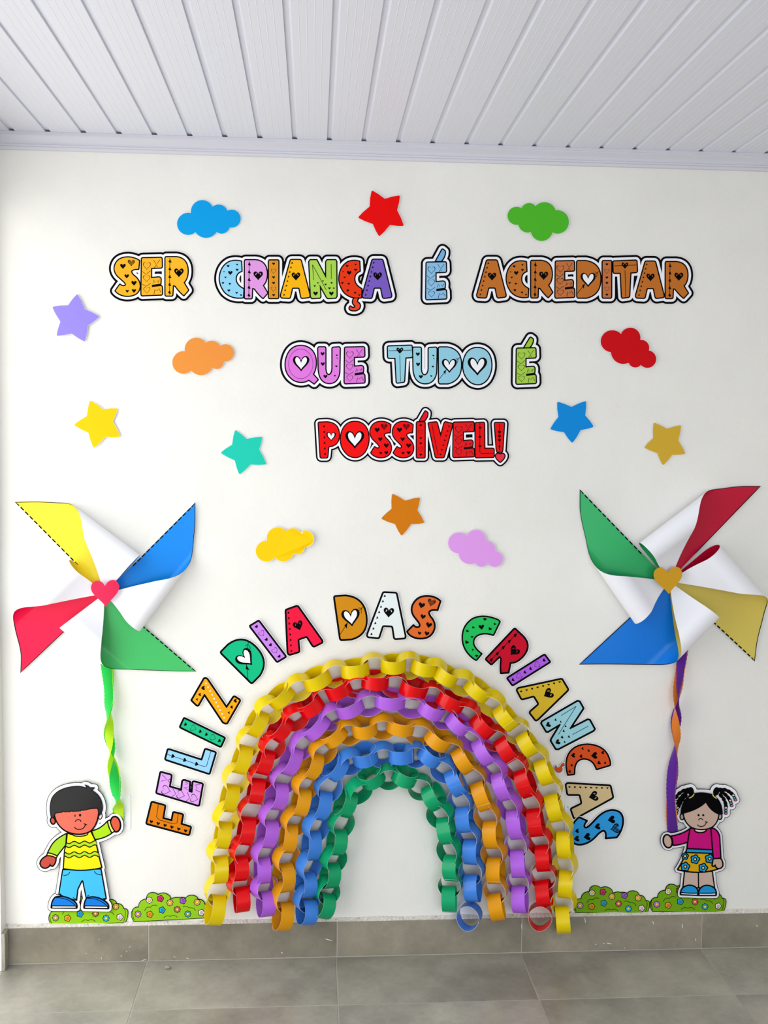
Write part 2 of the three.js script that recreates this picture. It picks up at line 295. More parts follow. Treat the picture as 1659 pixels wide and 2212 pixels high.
// ---------------------------------------------------------------- letters
// each glyph: outline in a 100 x 100 box, and its printed marks. h heart, o hollow heart, k thick heart with paper showing, a heart with two slits, l line, d dot
const row = (x0, y0, x1, y1, n, s, rot = 0) => Array.from({ length: n }, (_, i) => ['h', x0 + (x1 - x0) * i / (n - 1), y0 + (y1 - y0) * i / (n - 1), s, rot]);
const GLYPH = {
  A: ['M 33 3 Q 34 0 38 0 L 64 0 Q 69 0 70 4 L 99 91 Q 101 98 95 98 L 75 100 Q 71 100 70 96 L 65 77 Q 64 73 60 73 L 43 73 Q 39 73 38 76 L 32 96 Q 31 100 27 100 L 4 99 Q -1 98 0 92 Z', [...row(39, 8, 11, 92, 8, 5.5, -1.2), ['a', 52, 43, 25]]],
  B: ['', []],
  R: ['M 1 4 Q 1 0 5 0 L 48 0 Q 97 3 97 37 Q 96 57 79 66 L 99 86 L 80 99 Q 62 90 43 74 L 33 73 L 31 97 Q 31 100 27 100 L 5 100 Q 1 100 1 96 Z', [...row(20, 11, 18, 92, 5, 9, 1.2), ['l', [[20, 2], [18, 98]], 1.15], ['a', 59, 40, 27]]],
  I: ['M 4 4 Q 5 0 12 0 L 90 0 Q 98 0 97 4 L 96 96 Q 96 100 88 100 L 12 100 Q 4 100 4 96 Z', [['h', 50, 9, 8], ['o', 50, 28, 15], ['h', 50, 45, 8], ['h', 50, 60, 8], ['o', 50, 76, 15], ['h', 50, 92, 8]]],
  E: ['M 2 4 Q 2 1 7 1 L 92 0 Q 97 0 97 4 L 98 22 Q 98 26 92 26 L 46 27 L 46 54 L 82 52 Q 93 52 92 60 L 91 69 L 50 72 L 50 78 L 92 75 Q 97 75 98 79 L 99 94 Q 99 98 94 98 L 5 100 Q 0 100 0 95 Z', [['o', 26, 21, 23], ['o', 25, 55, 21], ['o', 26, 86, 20], ['l', [[58, 6], [72, 18], [88, 5]], 1.1], ['l', [[62, 26], [70, 20], [78, 24]], 1.1], ['l', [[60, 97], [64, 84], [74, 88], [84, 82], [94, 92]], 1.1], ['l', [[55, 68], [60, 58], [66, 66]], 1.1], ['l', [[75, 60], [80, 66], [86, 58]], 1.1], ['l', [[4, 36], [22, 44], [44, 34]], 1.05], ['l', [[4, 70], [22, 76], [44, 68]], 1.05]]],
  S: ['M 95 9 L 92 30 Q 74 29 66 35 Q 63 39 74 47 Q 100 60 97 78 Q 92 100 50 100 Q 22 99 8 87 L 24 71 Q 36 78 45 73 Q 49 69 38 62 L 17 49 Q 1 37 5 23 Q 13 0 55 0 Q 80 1 95 9 Z', [['h', 35, 23, 16], ['s', 66, 14, 20], ['h', 49, 49, 13], ['h', 76, 67, 15], ['h', 51, 88, 9], ['h', 76, 87, 12]]],
  C: ['M 88 3 L 90 28 Q 66 33 66 50 Q 67 66 98 76 L 96 98 Q 50 102 22 84 Q 0 66 1 46 Q 4 16 40 4 Q 62 -1 88 3 Z', [['h', 35, 15, 8], ['h', 72, 11, 6], ['h', 44, 33, 13], ['h', 24, 45, 6], ['h', 14, 60, 7], ['h', 42, 62, 7], ['h', 38, 80, 8], ['h', 70, 86, 7], ['h', 88, 92, 6], ['h', 72, 25, 8], ['h', 18, 30, 4]]],
  N: ['M 0 4 L 4 0 L 27 0 L 62 48 L 62 4 L 66 0 L 96 0 L 99 4 L 100 95 L 96 99 L 68 100 L 64 97 L 38 64 L 41 96 L 38 99 L 10 100 L 6 96 Z', [['l', [[12, 12], [16, 52]], 1.15], ['l', [[12, 12], [62, 78]], 1.15], ['l', [[80, 10], [81, 50]], 1.15], ['h', 23, 88, 13], ['h', 81, 88, 13], ['h', 20, 68, 6], ['h', 32, 60, 5], ['h', 60, 64, 6], ['h', 74, 74, 7], ['h', 90, 74, 5], ['h', 82, 60, 6], ['h', 50, 55, 5]]],
  D: ['M 1 5 Q 1 0 6 0 L 38 0 Q 98 6 98 48 Q 98 92 40 100 L 8 100 Q 2 100 2 95 Z', [['l', [[3, 88], [46, 52], [92, 28]], 1.2], ['l', [[22, 68], [32, 62], [28, 75]], 1.2], ['l', [[74, 30], [86, 31], [82, 43]], 1.2], ['k', 47, 50, 37]]],
  T: ['M 0 5 Q 0 2 5 2 L 94 0 Q 98 0 98 4 L 100 26 Q 100 31 95 31 L 72 32 L 67 94 Q 67 98 62 98 L 40 100 Q 36 100 36 96 L 31 33 L 6 33 Q 1 33 1 29 Z', [['l', [[3, 14], [97, 12]], 1.15], ['l', [[49, 26], [52, 97]], 1.15], ['a', 49, 13, 20]]],
  U: ['M 0 6 Q 0 2 5 2 L 29 2 Q 33 2 33 6 L 33 62 Q 36 79 50 78 Q 64 76 66 60 L 66 7 Q 66 3 71 3 L 95 2 Q 100 2 100 7 L 98 70 Q 90 100 52 100 Q 8 100 2 64 Z', [['h', 20, 20, 12], ['h', 21, 48, 12], ['h', 33, 82, 12], ['h', 86, 24, 6], ['h', 88, 32, 4], ['h', 84, 54, 7], ['h', 77, 80, 6]]],
  O: ['M 50 0 Q 85 0 96 28 Q 106 60 84 86 Q 60 108 28 94 Q -4 74 1 40 Q 10 0 50 0 Z', [['k', 50, 49, 47]]],
  Q: ['M 48 0 Q 84 2 92 32 Q 97 56 84 74 L 99 88 L 88 98 L 72 88 Q 52 99 28 90 Q -4 74 1 40 Q 10 0 48 0 Z', [['r', 47, 47, 38, 39], ['k', 48, 45, 38]]],
  P: ['M 2 4 Q 2 1 7 1 L 40 0 Q 98 2 98 36 Q 98 66 52 68 L 48 70 L 44 96 Q 43 100 38 100 L 16 100 Q 11 100 11 96 Z', [...row(27, 12, 32, 90, 6, 7, 1.4), ['k', 61, 40, 24]]],
  V: ['M 0 5 Q 0 2 5 2 L 32 0 L 36 3 L 51 42 L 66 4 Q 68 0 72 0 L 97 4 Q 101 5 99 10 L 66 96 Q 64 100 60 100 L 34 100 Q 30 100 29 96 Z', [...row(86, 12, 50, 92, 7, 6, 0.6), ['l', [[14, 6], [40, 94]], 1.15]]],
  L: ['M 1 5 Q 1 1 6 1 L 43 0 Q 48 0 48 5 L 49 75 L 94 75 Q 99 75 99 79 L 99 95 Q 99 99 94 99 L 6 100 Q 2 100 2 96 Z', [...row(25, 15, 25, 68, 3, 9), ['l', [[25, 0], [25, 84], [30, 89], [98, 88]], 1.15]]],
  X: ['M 0 4 Q 0 0 8 0 L 92 0 Q 100 0 100 4 L 82 92 Q 80 100 72 100 L 30 100 Q 22 100 20 92 Z', [...row(50, 32, 50, 60, 3, 13), ['l', [[50, 2], [50, 96]], 1.15], ['h', 50, 82, 8]]],
  F: ['M 0 4 Q 0 0 5 0 L 95 0 Q 100 0 100 5 L 100 28 Q 100 32 95 32 L 43 34 L 43 54 L 77 53 Q 81 53 81 57 L 82 72 Q 82 76 77 76 L 39 77 L 38 96 Q 38 100 33 100 L 5 100 Q 0 100 0 96 Z', [...row(14, 10, 14, 90, 6, 8.5, 1.57), ['l', [[98, 16], [40, 19], [31, 26], [30, 58], [38, 67], [78, 65]], 1.15]]],
  Z: ['M 5 0 L 94 0 Q 100 2 99 8 L 52 80 L 95 82 Q 100 82 100 87 L 100 96 Q 100 100 95 100 L 5 100 Q 0 98 0 90 L 47 20 L 5 20 Q 0 20 0 15 Z', [['h', 64, 9, 11, 2.5], ['h', 38, 10, 8, 2.5], ['h', 18, 10, 6, 2.5], ['h', 88, 90, 10, 2.5], ['h', 62, 90, 8, 2.5], ['h', 40, 91, 6, 2.5], ...Array.from({ length: 10 }, (_, i) => ['d', 84 - i * 7.6, 10 + i * 8.6, 1.7])]],
};
const tri = (tl, tr, bl) => (x, y) => [tl[0] + (tr[0] - tl[0]) * x / 100 + (bl[0] - tl[0]) * y / 100, tl[1] + (tr[1] - tl[1]) * x / 100 + (bl[1] - tl[1]) * y / 100];
const rect = (x0, x1, y0, y1) => [[x0, y0], [x1, y0], [x0, y1]];
// the printed marks of a glyph: black print and pale print
function marksOf(marks, map, scale, spin) {
  const black = [], big = [], pale = [], c = Math.cos(spin), s = Math.sin(spin);
  const heart = (x, y, size, rot = 0, k = 1, oy = 0, path = HEART) => { const [px, py] = map(x, y), r = Math.cos(rot), q = Math.sin(rot); return loopsOf(path, (a, b) => { let u = a * k, v = b * k + oy; [u, v] = [u * r - v * q, u * q + v * r]; u *= size * scale / 1e4; v *= size * scale / 1e4; return [px + u * c - v * s, py + u * s + v * c]; }, 5)[0]; };
  for (const m of marks) {
    const [t, x, y, size, rot] = m;
    if (t === 'h') black.push([heart(x, y, size, rot)]);
    else if (t === 'o') black.push([heart(x, y, size, rot), heart(x, y, size, rot, 0.86, -0.5)]);
    else if (t === 's') { black.push([heart(x, y, size, rot)]); const h = size * scale / 1e4, [px, py] = map(x, y); for (let i = -2; i < 3; i++) { const w = i === 2 ? 16 : 34 - Math.max(0, i) * 7; pale.push(stroke([[-w, i * 13 + 5], [w, i * 13 - 5]].map(([a, b]) => [px + (a * c - b * s) * h, py + (a * s + b * c) * h]), 3.4 * h)); } }
    else if (t === 'k') { big.push([heart(x, y, size * 1.24, rot)]); pale.push([heart(x, y, size * 0.9, rot, 1, -2, PETAL)]); }
    else if (t === 'a') {
      big.push([heart(x, y, size, rot)]); const [px, py] = map(x, y);
      for (const e of [-1, 1]) pale.push([ellipse(0, 0, 3.6, 12, -e * 0.45, (a, b) => { const u = (a + e * 21) * size * scale / 1e4, v = (b - 14) * size * scale / 1e4; return [px + u * c - v * s, py + u * s + v * c]; }, 10)]);
    } else if (t === 'l') black.push(stroke(x.map(([a, b]) => map(a, b)), y));
    else if (t === 'd') { const [px, py] = map(x, y); pale.push([ellipse(px, py, size, size, 0, undefined, 8)]); }
    else if (t === 'r') black.push([ellipse(x, y, size, rot, 0, map, 32), ellipse(x, y, size * 0.975, rot * 0.975, 0, map, 32)]);
  }
  return { black, big, pale };
}
const frameOf = (q) => ({ map: tri(...q), scale: Math.hypot(q[2][0] - q[0][0], q[2][1] - q[0][1]), spin: Math.atan2(-(q[2][0] - q[0][0]), q[2][1] - q[0][1]) });
const LIFT = 0.003, CARDT = 0.0014, INKT = 0.00012;

// ---- words: one cut card each, with its letters as parts
function wordSign(label, letters, w) { // letters: [glyph, colour, quad, extra loops]
  const items = letters.map(([g, colour, q, path]) => {
    const f = frameOf(q), loops = path ? loopsOf(path, (x, y) => f.map(x, y)) : loopsOf(GLYPH[g][0], f.map);
    return { g, colour, f, field: field(loops), path };
  });
  const all = union(items.map((i) => i.field));
  const back = contour(all, w[2] + 0.6, 1.1), root = thing('word_sign', label, 'sign', baseOf(boundsOf(back)), 'word cards of the slogan');
  let z = LIFT; part(root, 'backing', plate(back, z, CARDT), CARD, 'white card'); z += CARDT;
  part(root, 'border', plate(contour(all, w[2], 1.1), z, INKT), INK, 'black border band'); z += INKT;
  part(root, 'margin', plate(contour(all, w[1], 1.0), z, INKT), CARD, 'white margin around the letters'); z += INKT;
  for (const i of items) {
    const m = part(root, 'letter', plate(contour(i.field, -0.2, 0.7), z + INKT, INKT), paper(i.colour, 0.42));
    part(m, 'outline', plate(contour(i.field, w[0], 0.7), z, INKT), INK, 'black outline');
    if (i.path) continue;
    const { black, big, pale } = marksOf(GLYPH[i.g][1], i.f.map, i.f.scale, i.f.spin);
    if (black.length) part(m, 'heart_print', plates(black, z + 2 * INKT, INKT), INK, 'black printed hearts and lines');
    if (big.length) part(m, 'heart', plates(big, z + 2.4 * INKT, INKT), INK, 'large black printed heart');
    if (pale.length) part(m, 'pale_print', plates(pale, z + 3.4 * INKT, INKT), i.g === 'D' || i.g === 'O' || i.g === 'Q' || i.g === 'P' ? CARD : paper(i.colour, 0.42));
  }
}
const ACUTE = 'M 4 100 L 70 4 Q 74 0 80 4 L 100 18 Q 104 60 60 100 Z', TAIL = 'M 42 0 L 78 2 Q 60 22 74 34 Q 108 52 84 84 Q 50 106 6 90 Q -6 78 8 66 Q 30 84 50 72 Q 56 62 40 50 Q 20 34 42 0 Z', HEARTDOT = 'M 50 100 Q 4 62 2 30 Q 8 -4 44 10 L 50 16 L 56 10 Q 92 -4 98 30 Q 96 62 50 100 Z';
const W1 = [2.6, 7.9, 12.4];
wordSign('golden SER word card with black border, first word of the slogan', [
  ['S', '#f5b025', rect(245.1, 303.4, 556, 639)], ['E', '#f5b12a', rect(305.5, 350.6, 557, 638)], ['R', '#f5b528', rect(357, 407, 555.5, 638.5)]], W1);
wordSign('multicoloured CRIANÇA word card between the golden SER and blue É cards', [
  ['C', '#8fd0ee', rect(474.3, 527, 562.5, 644)], ['R', '#e19ae0', rect(528.5, 578, 562, 644.5)], ['I', '#dd9220', rect(580, 602, 562.5, 644)], ['A', '#fbb60d', rect(607, 669, 561.5, 643.5)],
  ['N', '#aad550', rect(668, 727, 562, 644)], ['C', '#e8380f', rect(732.5, 782, 562.5, 644)], ['A', '#7a5cc0', rect(783.5, 845.5, 561, 643.5)], ['', '#e8471f', rect(755, 779, 644, 671.5), TAIL]], W1);
wordSign('small light blue É card with accent above the CRIANÇA line gap', [
  ['E', '#8cc0e6', rect(920.5, 964.5, 566.5, 646.5)], ['', '#74b4e4', rect(941, 961, 538.5, 564), ACUTE]], W1);
wordSign('brown-orange ACREDITAR word card, longest card of the slogan', [
  ['A', '#c4712a', rect(1030.9, 1092.5, 562.5, 642.6)], ['C', '#c5742c', rect(1094, 1142, 563.5, 643)], ['R', '#c4712a', rect(1147, 1193.5, 563.5, 642.6)], ['E', '#c67440', rect(1199.7, 1241, 564, 643)],
  ['D', '#c4712a', rect(1246, 1298, 564, 643)], ['I', '#c67440', rect(1301, 1321, 564, 643)], ['T', '#c4712a', rect(1325, 1376, 563, 643)], ['A', '#c4712a', rect(1374, 1433.8, 565, 643.5)], ['R', '#c4712a', rect(1437.5, 1486.5, 566, 644)]], W1);
wordSign('orchid pink QUE word card in the second line of the slogan', [
  ['Q', '#df78dc', rect(616.6, 687, 747, 830)], ['U', '#e07ddc', rect(687.5, 734, 748.6, 827.5)], ['E', '#df78d8', rect(744.4, 788, 750, 828)]], W1);
wordSign('pale aqua TUDO word card in the second line of the slogan', [
  ['T', '#94cfe0', rect(837.8, 890.5, 746.7, 826.5)], ['U', '#96d0e0', rect(892.4, 943.2, 749.3, 828)], ['D', '#92cbe0', rect(947.3, 997, 750.4, 828.2)], ['O', '#96cde0', rect(1000.4, 1062, 751.6, 830.5)]], W1);
wordSign('small lime green É card with accent at the end of the second line', [
  ['E', '#a5cf4a', rect(1115.5, 1158, 752.3, 829)], ['', '#a2ca30', rect(1132, 1151, 729, 750.5), ACUTE]], W1);
wordSign('bright red POSSÍVEL! word card, lowest card of the slogan', [
  ['P', '#f20505', rect(687.2, 733.2, 912, 988.5)], ['O', '#f20505', rect(735.8, 797, 911, 988)], ['S', '#f20505', rect(797.9, 846, 911, 988)], ['S', '#f20505', rect(846.4, 894, 911, 988)], ['I', '#ef0505', rect(899.5, 918.2, 912, 988.5)],
  ['V', '#ec0505', rect(925.7, 977, 912, 988)], ['E', '#e4131a', rect(979, 1024.7, 912, 987.5)], ['L', '#ec0505', rect(1026.6, 1067, 913, 988)], ['X', '#ec0505', rect(1068.8, 1089, 913.5, 976)], ['', '#e61020', rect(906, 923.5, 888, 909), ACUTE], ['', '#f03040', rect(1070.5, 1090.5, 979, 998), HEARTDOT]], [2.3, 6.4, 9.9]);

// ---- separate letters of the curved greeting
const G6 = (x, y) => [960 + x / 3.95, 1300 + y / 3.95], direct = [[960, 1300], [960 + 100 / 3.95, 1300], [960, 1300 + 100 / 3.95]];
const C2 = 'M 440 138 Q 478 150 482 172 L 428 284 Q 420 296 405 290 Q 345 268 290 292 Q 250 315 258 360 Q 272 400 322 436 Q 330 445 322 452 L 282 500 Q 272 510 255 500 Q 140 420 145 295 Q 150 190 240 135 Q 330 95 440 138 Z';
const C2M = [['h', 345, 150, 8, 0.2], ['h', 430, 190, 6, 0.5], ['h', 316, 216, 13, -0.1], ['h', 388, 232, 8, 0.5], ['h', 246, 220, 6, 0.3], ['h', 195, 250, 7, 0.7], ['h', 236, 300, 6], ['h', 190, 346, 9, 0.5], ['h', 242, 410, 5, 0.2], ['h', 275, 462, 7, 0.1]];
const C3 = 'M 1048 1486 Q 1015 1390 1045 1310 Q 1090 1210 1220 1207 Q 1350 1212 1400 1300 Q 1424 1350 1424 1385 Q 1424 1400 1410 1405 L 1308 1436 Q 1292 1440 1288 1428 Q 1262 1350 1190 1348 Q 1130 1352 1120 1420 L 1118 1466 Q 1116 1480 1103 1481 Z';
const C3M = [['h', 1098, 1310, 11, 0.9], ['h', 1165, 1318, 8, 0.9], ['h', 1178, 1252, 6, 0.9], ['h', 1230, 1270, 6, 0.6], ['h', 1278, 1312, 16, 0.9], ['h', 1350, 1286, 8, 0.9], ['h', 1318, 1375, 9, 0.4], ['h', 1370, 1375, 6, 0.9], ['h', 1085, 1395, 6, 0.9], ['h', 1068, 1448, 7, 0.9]];
const TAIL3 = 'M 1026 1374 Q 1000 1372 990 1395 Q 978 1418 968 1414 Q 952 1410 962 1396 Q 945 1392 938 1412 Q 934 1440 960 1456 Q 988 1466 1004 1446 Q 1016 1426 1004 1412 Q 1012 1398 1028 1404 Z';
function paperLetter(g, colour, label, q, opt = {}) {
  const f = frameOf(q), loops = opt.path ? loopsOf(opt.path, G6) : loopsOf(GLYPH[g][0], f.map);
  const d = field(loops), o = opt.path ? -3.6 : -1.6, w = opt.path ? 0 : 2.6, fields = [d];
  if (opt.tail) { const t = field(loopsOf(opt.tail, G6)); fields.push((() => { const k = (x, y) => t(x, y) + 0.2; k.box = t.box; return k; })()); }
  const all = union(fields), back = contour(all, w + 1.1, 0.8), root = thing('paper_letter', label, 'letter', baseOf(boundsOf(back)), 'letters of the curved greeting');
  const tilt = opt.lift ?? 0.0005 + rnd() * 0.004; let z = LIFT + tilt;
  part(root, 'backing', plate(back, z, CARDT), CARD, 'white card edge'); z += CARDT;
  part(root, 'outline', plate(contour(all, w, 0.7), z, INKT), INK, 'black outline'); z += INKT;
  const face = part(root, 'face', plate(contour(d, o, 0.7), z, INKT), paper(colour, 0.38));
  if (opt.tail) part(root, 'tail', plate(contour(fields[1], -0.8, 0.5), z, INKT), paper(colour, 0.38));
  const marks = opt.marks ?? GLYPH[g][1], k = opt.path ? marksOf(marks, G6, 100, opt.spin ?? 0) : marksOf(marks, f.map, f.scale, f.spin);
  if (k.black.length) part(face, 'heart_print', plates(k.black, z + INKT, INKT), INK, 'black printed hearts and lines');
  if (k.big.length) part(face, 'heart', plates(k.big, z + 1.4 * INKT, INKT), INK, 'large black printed heart');
  if (k.pale.length) part(face, 'pale_print', plates(k.pale, z + 2.4 * INKT, INKT), g === 'D' || g === 'Z' ? CARD : paper(colour, 0.38));
}
const L = paperLetter;
L('F', '#d67a12', 'orange paper letter F with black hearts, beside the boy cutout hand', [[316, 1779.3], [327.6, 1732], [408.3, 1804]]);
L('E', '#d79be8', 'lilac paper letter E printed with large heart outlines, above the orange F', [[336.4, 1713.6], [347, 1666], [429.7, 1740.8]]);
L('L', '#93cbfa', 'light blue paper letter L with three arrow hearts', [[355.4, 1640.7], [371, 1593], [452, 1672.8]], { lift: 0.006 });
L('I', '#1fb884', 'green paper letter I with a row of hearts, above the blue L', [[388, 1571.7], [398, 1550.3], [476.4, 1614.4]], { lift: 0.006 });
L('Z', '#f0a417', 'amber paper letter Z with white dots along its diagonal', [[412.2, 1515.3], [442.4, 1462.8], [489, 1564.9]]);
L('D', '#12b982', 'green paper letter D with a white heart pierced by an arrow', [[475.6, 1409.7], [521.2, 1364], [542.7, 1477.5]]);
L('I', '#c684e6', 'lilac paper letter I between green D and red A', [[538.5, 1352.9], [559.6, 1340.4], [597.6, 1430.5]], { lift: 0.005 });
L('A', '#ee1740', 'red paper letter A with rows of small hearts', [[591.9, 1326.7], [666, 1300.2], [624, 1416]], { lift: 0.004 });
L('D', '#d08a10', 'ochre paper letter D with a white heart pierced by an arrow', [[720.9, 1288.3], [786.4, 1283.9], [733.7, 1382.6]]);
L('A', '#e6eeee', 'white paper letter A with a black heart', [[799.8, 1278.1], [882.3, 1282], [793.1, 1377.2]]);
L('S', '#e16a2a', 'orange paper letter S beside the white A', [[894.1, 1284.5], [956.4, 1290.9], [871.7, 1375.6]]);
L('', '#1fbf5a', 'bright green paper letter C with black hearts', direct, { path: C2, marks: C2M });
L('R', '#c9082a', 'deep red paper letter R with a string of hearts', [[1111.4, 1357], [1152.7, 1395.9], [1048.6, 1423.5]]);
L('I', '#b25fe6', 'violet paper letter I between red R and mustard A', [[1175.7, 1413.2], [1188.6, 1430.4], [1094.9, 1464.1]]);
L('A', '#d9b62e', 'mustard yellow paper letter A on the curved greeting', [[1199.7, 1443], [1240.8, 1511.4], [1114.4, 1489.9]]);
L('N', '#9dd3de', 'pale aqua paper letter N with hearts on its feet', [[1250.6, 1512.7], [1286.1, 1577.2], [1165.6, 1556.2]]);
L('', '#d7501f', 'rust orange paper letter Ç with a curly tail', direct, { path: C3, marks: C3M, tail: TAIL3, spin: 0.6 });
L('A', '#d3bb8b', 'beige paper letter A over the wall socket', [[1312.7, 1671.4], [1329.9, 1746.6], [1220.8, 1693.7]]);
L('S', '#2f9bdf', 'sky blue paper letter S, last letter of the curved greeting', [[1349.4, 1742], [1341.8, 1809.9], [1236.7, 1763]]);

// ---------------------------------------------------------------- clouds and stars
function cutout(name, label, category, group, colour, f, lift, bend, rough = 0.4) {
  const back = contour(f, 0.6, 0.8), root = thing(name, label, category, baseOf(boundsOf(back)), group);
  part(root, 'backing', plate(back, lift, 0.0009, bend), CARD, 'white paper edge');
  part(root, 'face', plate(contour(f, 0, 0.8), lift + 0.0009, 0.0003, bend), paper(colour, rough));
}
const circles = (ox, oy, s, list) => union(list.map(([x, y, r, ry]) => field([ellipse(ox + x / s, oy + y / s, r / s, (ry ?? r) / s)])));
const CL = 'paper clouds';
cutout('paper_cloud', 'blue paper cloud above the golden word card', 'cloud', CL, '#0a9ee4', circles(360, 400, 8.295, [[385, 693, 200], [637, 470, 204], [930, 515, 170], [1165, 600, 163], [705, 720, 226], [985, 720, 150], [700, 600, 240]]), 0.003);
cutout('paper_cloud', 'green paper cloud above the brown word card', 'cloud', CL, '#4fb92a', circles(1070, 420, 8.295, [[380, 383, 163], [605, 300, 148], [880, 350, 214], [1115, 492, 205, 212], [580, 500, 175, 185], [830, 640, 196], [760, 440, 200]]), 0.005);
cutout('paper_cloud', 'orange paper cloud left of the QUE card', 'cloud', CL, '#e8913f', circles(350, 700, 9.217, [[425, 765, 222, 226], [680, 500, 230], [985, 520, 190], [1260, 575, 176], [775, 760, 255, 260], [1090, 755, 142], [800, 620, 260]]), 0.004);
cutout('paper_cloud', 'red paper cloud right of the lime É card', 'cloud', CL, '#cf0612', circles(1270, 690, 9.217, [[485, 435, 232, 222], [845, 365, 203], [1065, 565, 158], [1185, 790, 176], [705, 640, 248], [945, 815, 143], [750, 520, 230]]), 0.006);
cutout('paper_cloud', 'yellow paper cloud above the red letter A', 'cloud', CL, '#f5c905', circles(530, 1120, 9.217, [[420, 650, 214, 208], [645, 395, 222], [945, 370, 177], [1195, 402, 167], [755, 600, 232, 256], [1040, 575, 140], [780, 470, 230]]), 0.006, (x, y) => 0.006 * Math.max(0, (x - onWall(640, 1175).x) / 0.05) ** 2);
cutout('paper_cloud', 'pink paper cloud above the green letter C', 'cloud', CL, '#e09cea', circles(950, 1130, 10.37, [[430, 445, 245, 236], [810, 380, 230, 232], [1060, 590, 188], [1235, 805, 180], [680, 660, 262], [935, 830, 152], [760, 550, 250]]), 0.006);
function star(label, colour, ox, oy, s, tips, dips, lift, bend) { // tips and dips measured, rounded by offset
  const l = []; const cx = tips.reduce((a, t) => a + t[0], 0) / 5, cy = tips.reduce((a, t) => a + t[1], 0) / 5;
  for (let i = 0; i < 5; i++) {
    const t = tips[i], d = dips[i], p = dips[(i + 4) % 5], r = 26;
    for (const [a, b, m] of [[p, t, 0], [t, d, 1]]) if (!m) { // side into the tip with a slight belly
      const mx = (a[0] + b[0]) / 2, my = (a[1] + b[1]) / 2, k = 0.035; l.push([mx + (mx - cx) * k, my + (my - cy) * k]);
    }
    l.push(t);
    const mx = (t[0] + d[0]) / 2, my = (t[1] + d[1]) / 2, k = 0.035; l.push([mx + (mx - cx) * k, my + (my - cy) * k], d);
  }
  const f0 = field([l.map(([x, y]) => [ox + x / s, oy + y / s])]), inner = contour(f0, -2.2, 0.6), g = field(inner), f = (x, y) => g(x, y) - 2.2; f.box = f0.box;
  cutout('paper_star', label, 'star', 'paper stars', colour, f, lift, bend);
}
star('red paper star between the blue and green clouds', '#ee0404', 740, 390, 10.37, [[650, 212], [1290, 328], [1378, 1020], [820, 1255], [340, 830]], [[945, 408], [1222, 665], [1060, 998], [678, 975], [605, 582]], 0.005);
star('purple paper star with a folded tip at the start of the slogan', '#9384ea', 90, 620, 6.144, [[475, 88], [772, 392], [575, 728], [196, 648], [138, 262]], [[572, 292], [612, 512], [398, 618], [248, 460], [350, 242]], 0.006);
star('yellow paper star above the pinwheel with red heart', '#fdc40a', 90, 620, 6.144, [[640, 1500], [1010, 1610], [1048, 1988], [690, 2140], [424, 1830]], [[815, 1622], [942, 1785], [850, 1988], [620, 1935], [600, 1712]], 0.005);
star('teal paper star left of the red word card', '#1fc7ae', 450, 900, 10.37, [[600, 292], [1212, 446], [1305, 1072], [695, 1302], [268, 812]], [[862, 498], [1140, 735], [945, 1075], [592, 982], [532, 628]], 0.003);
star('blue paper star right of the red word card', '#0589da', 1170, 850, 11.85, [[395, 205], [1140, 185], [1340, 855], [785, 1275], [212, 915]], [[765, 342], [1118, 560], [1000, 938], [570, 992], [428, 600]], 0.004);
star('dull mustard paper star above the pinwheel with golden heart', '#d2ab35', 1370, 890, 11.85, [[495, 265], [1205, 335], [1318, 1072], [735, 1375], [250, 910]], [[840, 428], [1130, 730], [970, 1100], [590, 1055], [482, 668]], 0.003);
star('dark orange paper star centred above the white letter A', '#d27800', 800, 1050, 11.85, [[552, 188], [1275, 285], [1388, 945], [798, 1280], [268, 835]], [[895, 372], [1205, 620], [1045, 975], [630, 975], [542, 580]], 0.003);

// ---------------------------------------------------------------- wall sockets with clear covers
function socket(label, x0, y0, x1, y1, holes) {
  const o = baseOf([x0, y0, x1, y1]), root = thing('wall_socket', label, 'socket', o);
  const rr = (a, b, c, d, r) => contour(field([[[a + r, b + r], [c - r, b + r], [c - r, d - r], [a + r, d - r]]]), r, 0.6);
  part(root, 'plate', plate(rr(x0, y0, x1, y1, 4), 0.0, 0.0025), paper('#eef0ee', 0.25, 0.6));
  const cx = (x0 + x1) / 2;
  for (const k of [0, 1]) part(root, 'module', plate(rr(cx - 13, y0 + 9 + k * (y1 - y0 - 10) / 2, cx + 13, y0 + k * (y1 - y0 - 10) / 2 + (y1 - y0 - 10) / 2, 2), 0.0025, 0.001), paper('#e4e6e6', 0.3));
  if (holes.length) part(root, 'pin_hole', plates(holes.map(([x, y]) => [ellipse(x, y, 1.3, 1, 0.4, undefined, 10)]), 0.0036, 0.0002), INK, 'dark pin holes');
}
socket('white wall socket plate behind the boy cutout raised hand', 224, 1716.5, 282, 1793, []);
socket('white wall socket plate with dark pin holes behind the beige letter A', 1220, 1737, 1260, 1808, [[1226.8, 1743.3], [1232.6, 1745], [1237, 1743.5]]);

// ---------------------------------------------------------------- flower bushes
const BUSH = 'M 137 1233 Q 112 1195 121 1156 Q 138 1108 182 1114 Q 186 1056 250 1051 Q 258 1000 302 1000 Q 334 1002 350 1020 Q 384 1000 418 1016 Q 456 1034 454 1064 Q 488 1046 520 1056 Q 556 1050 576 1064 Q 592 1038 636 1042 Q 676 1050 680 1080 Q 726 1078 735 1124 Q 772 1120 769 1160 Q 764 1205 745 1237 Q 440 1240 137 1233 Z';
const FLOWERS = [[275, 1063, 'd', '#f3e6ea'], [368, 1055, 'r', '#d83a78'], [445, 1093, 'd', '#f0b678'], [553, 1083, 'r', '#a860d0'], [670, 1103, 'd', '#f2b070'], [175, 1172, 'd', '#cf8fcf'], [273, 1180, 'r', '#e8a038'], [376, 1150, 'r', '#2fa8e0'], [502, 1153, 'd', '#e05878'], [587, 1195, 'd', '#3fb4e0'], [700, 1190, 'r', '#f6dcec']];
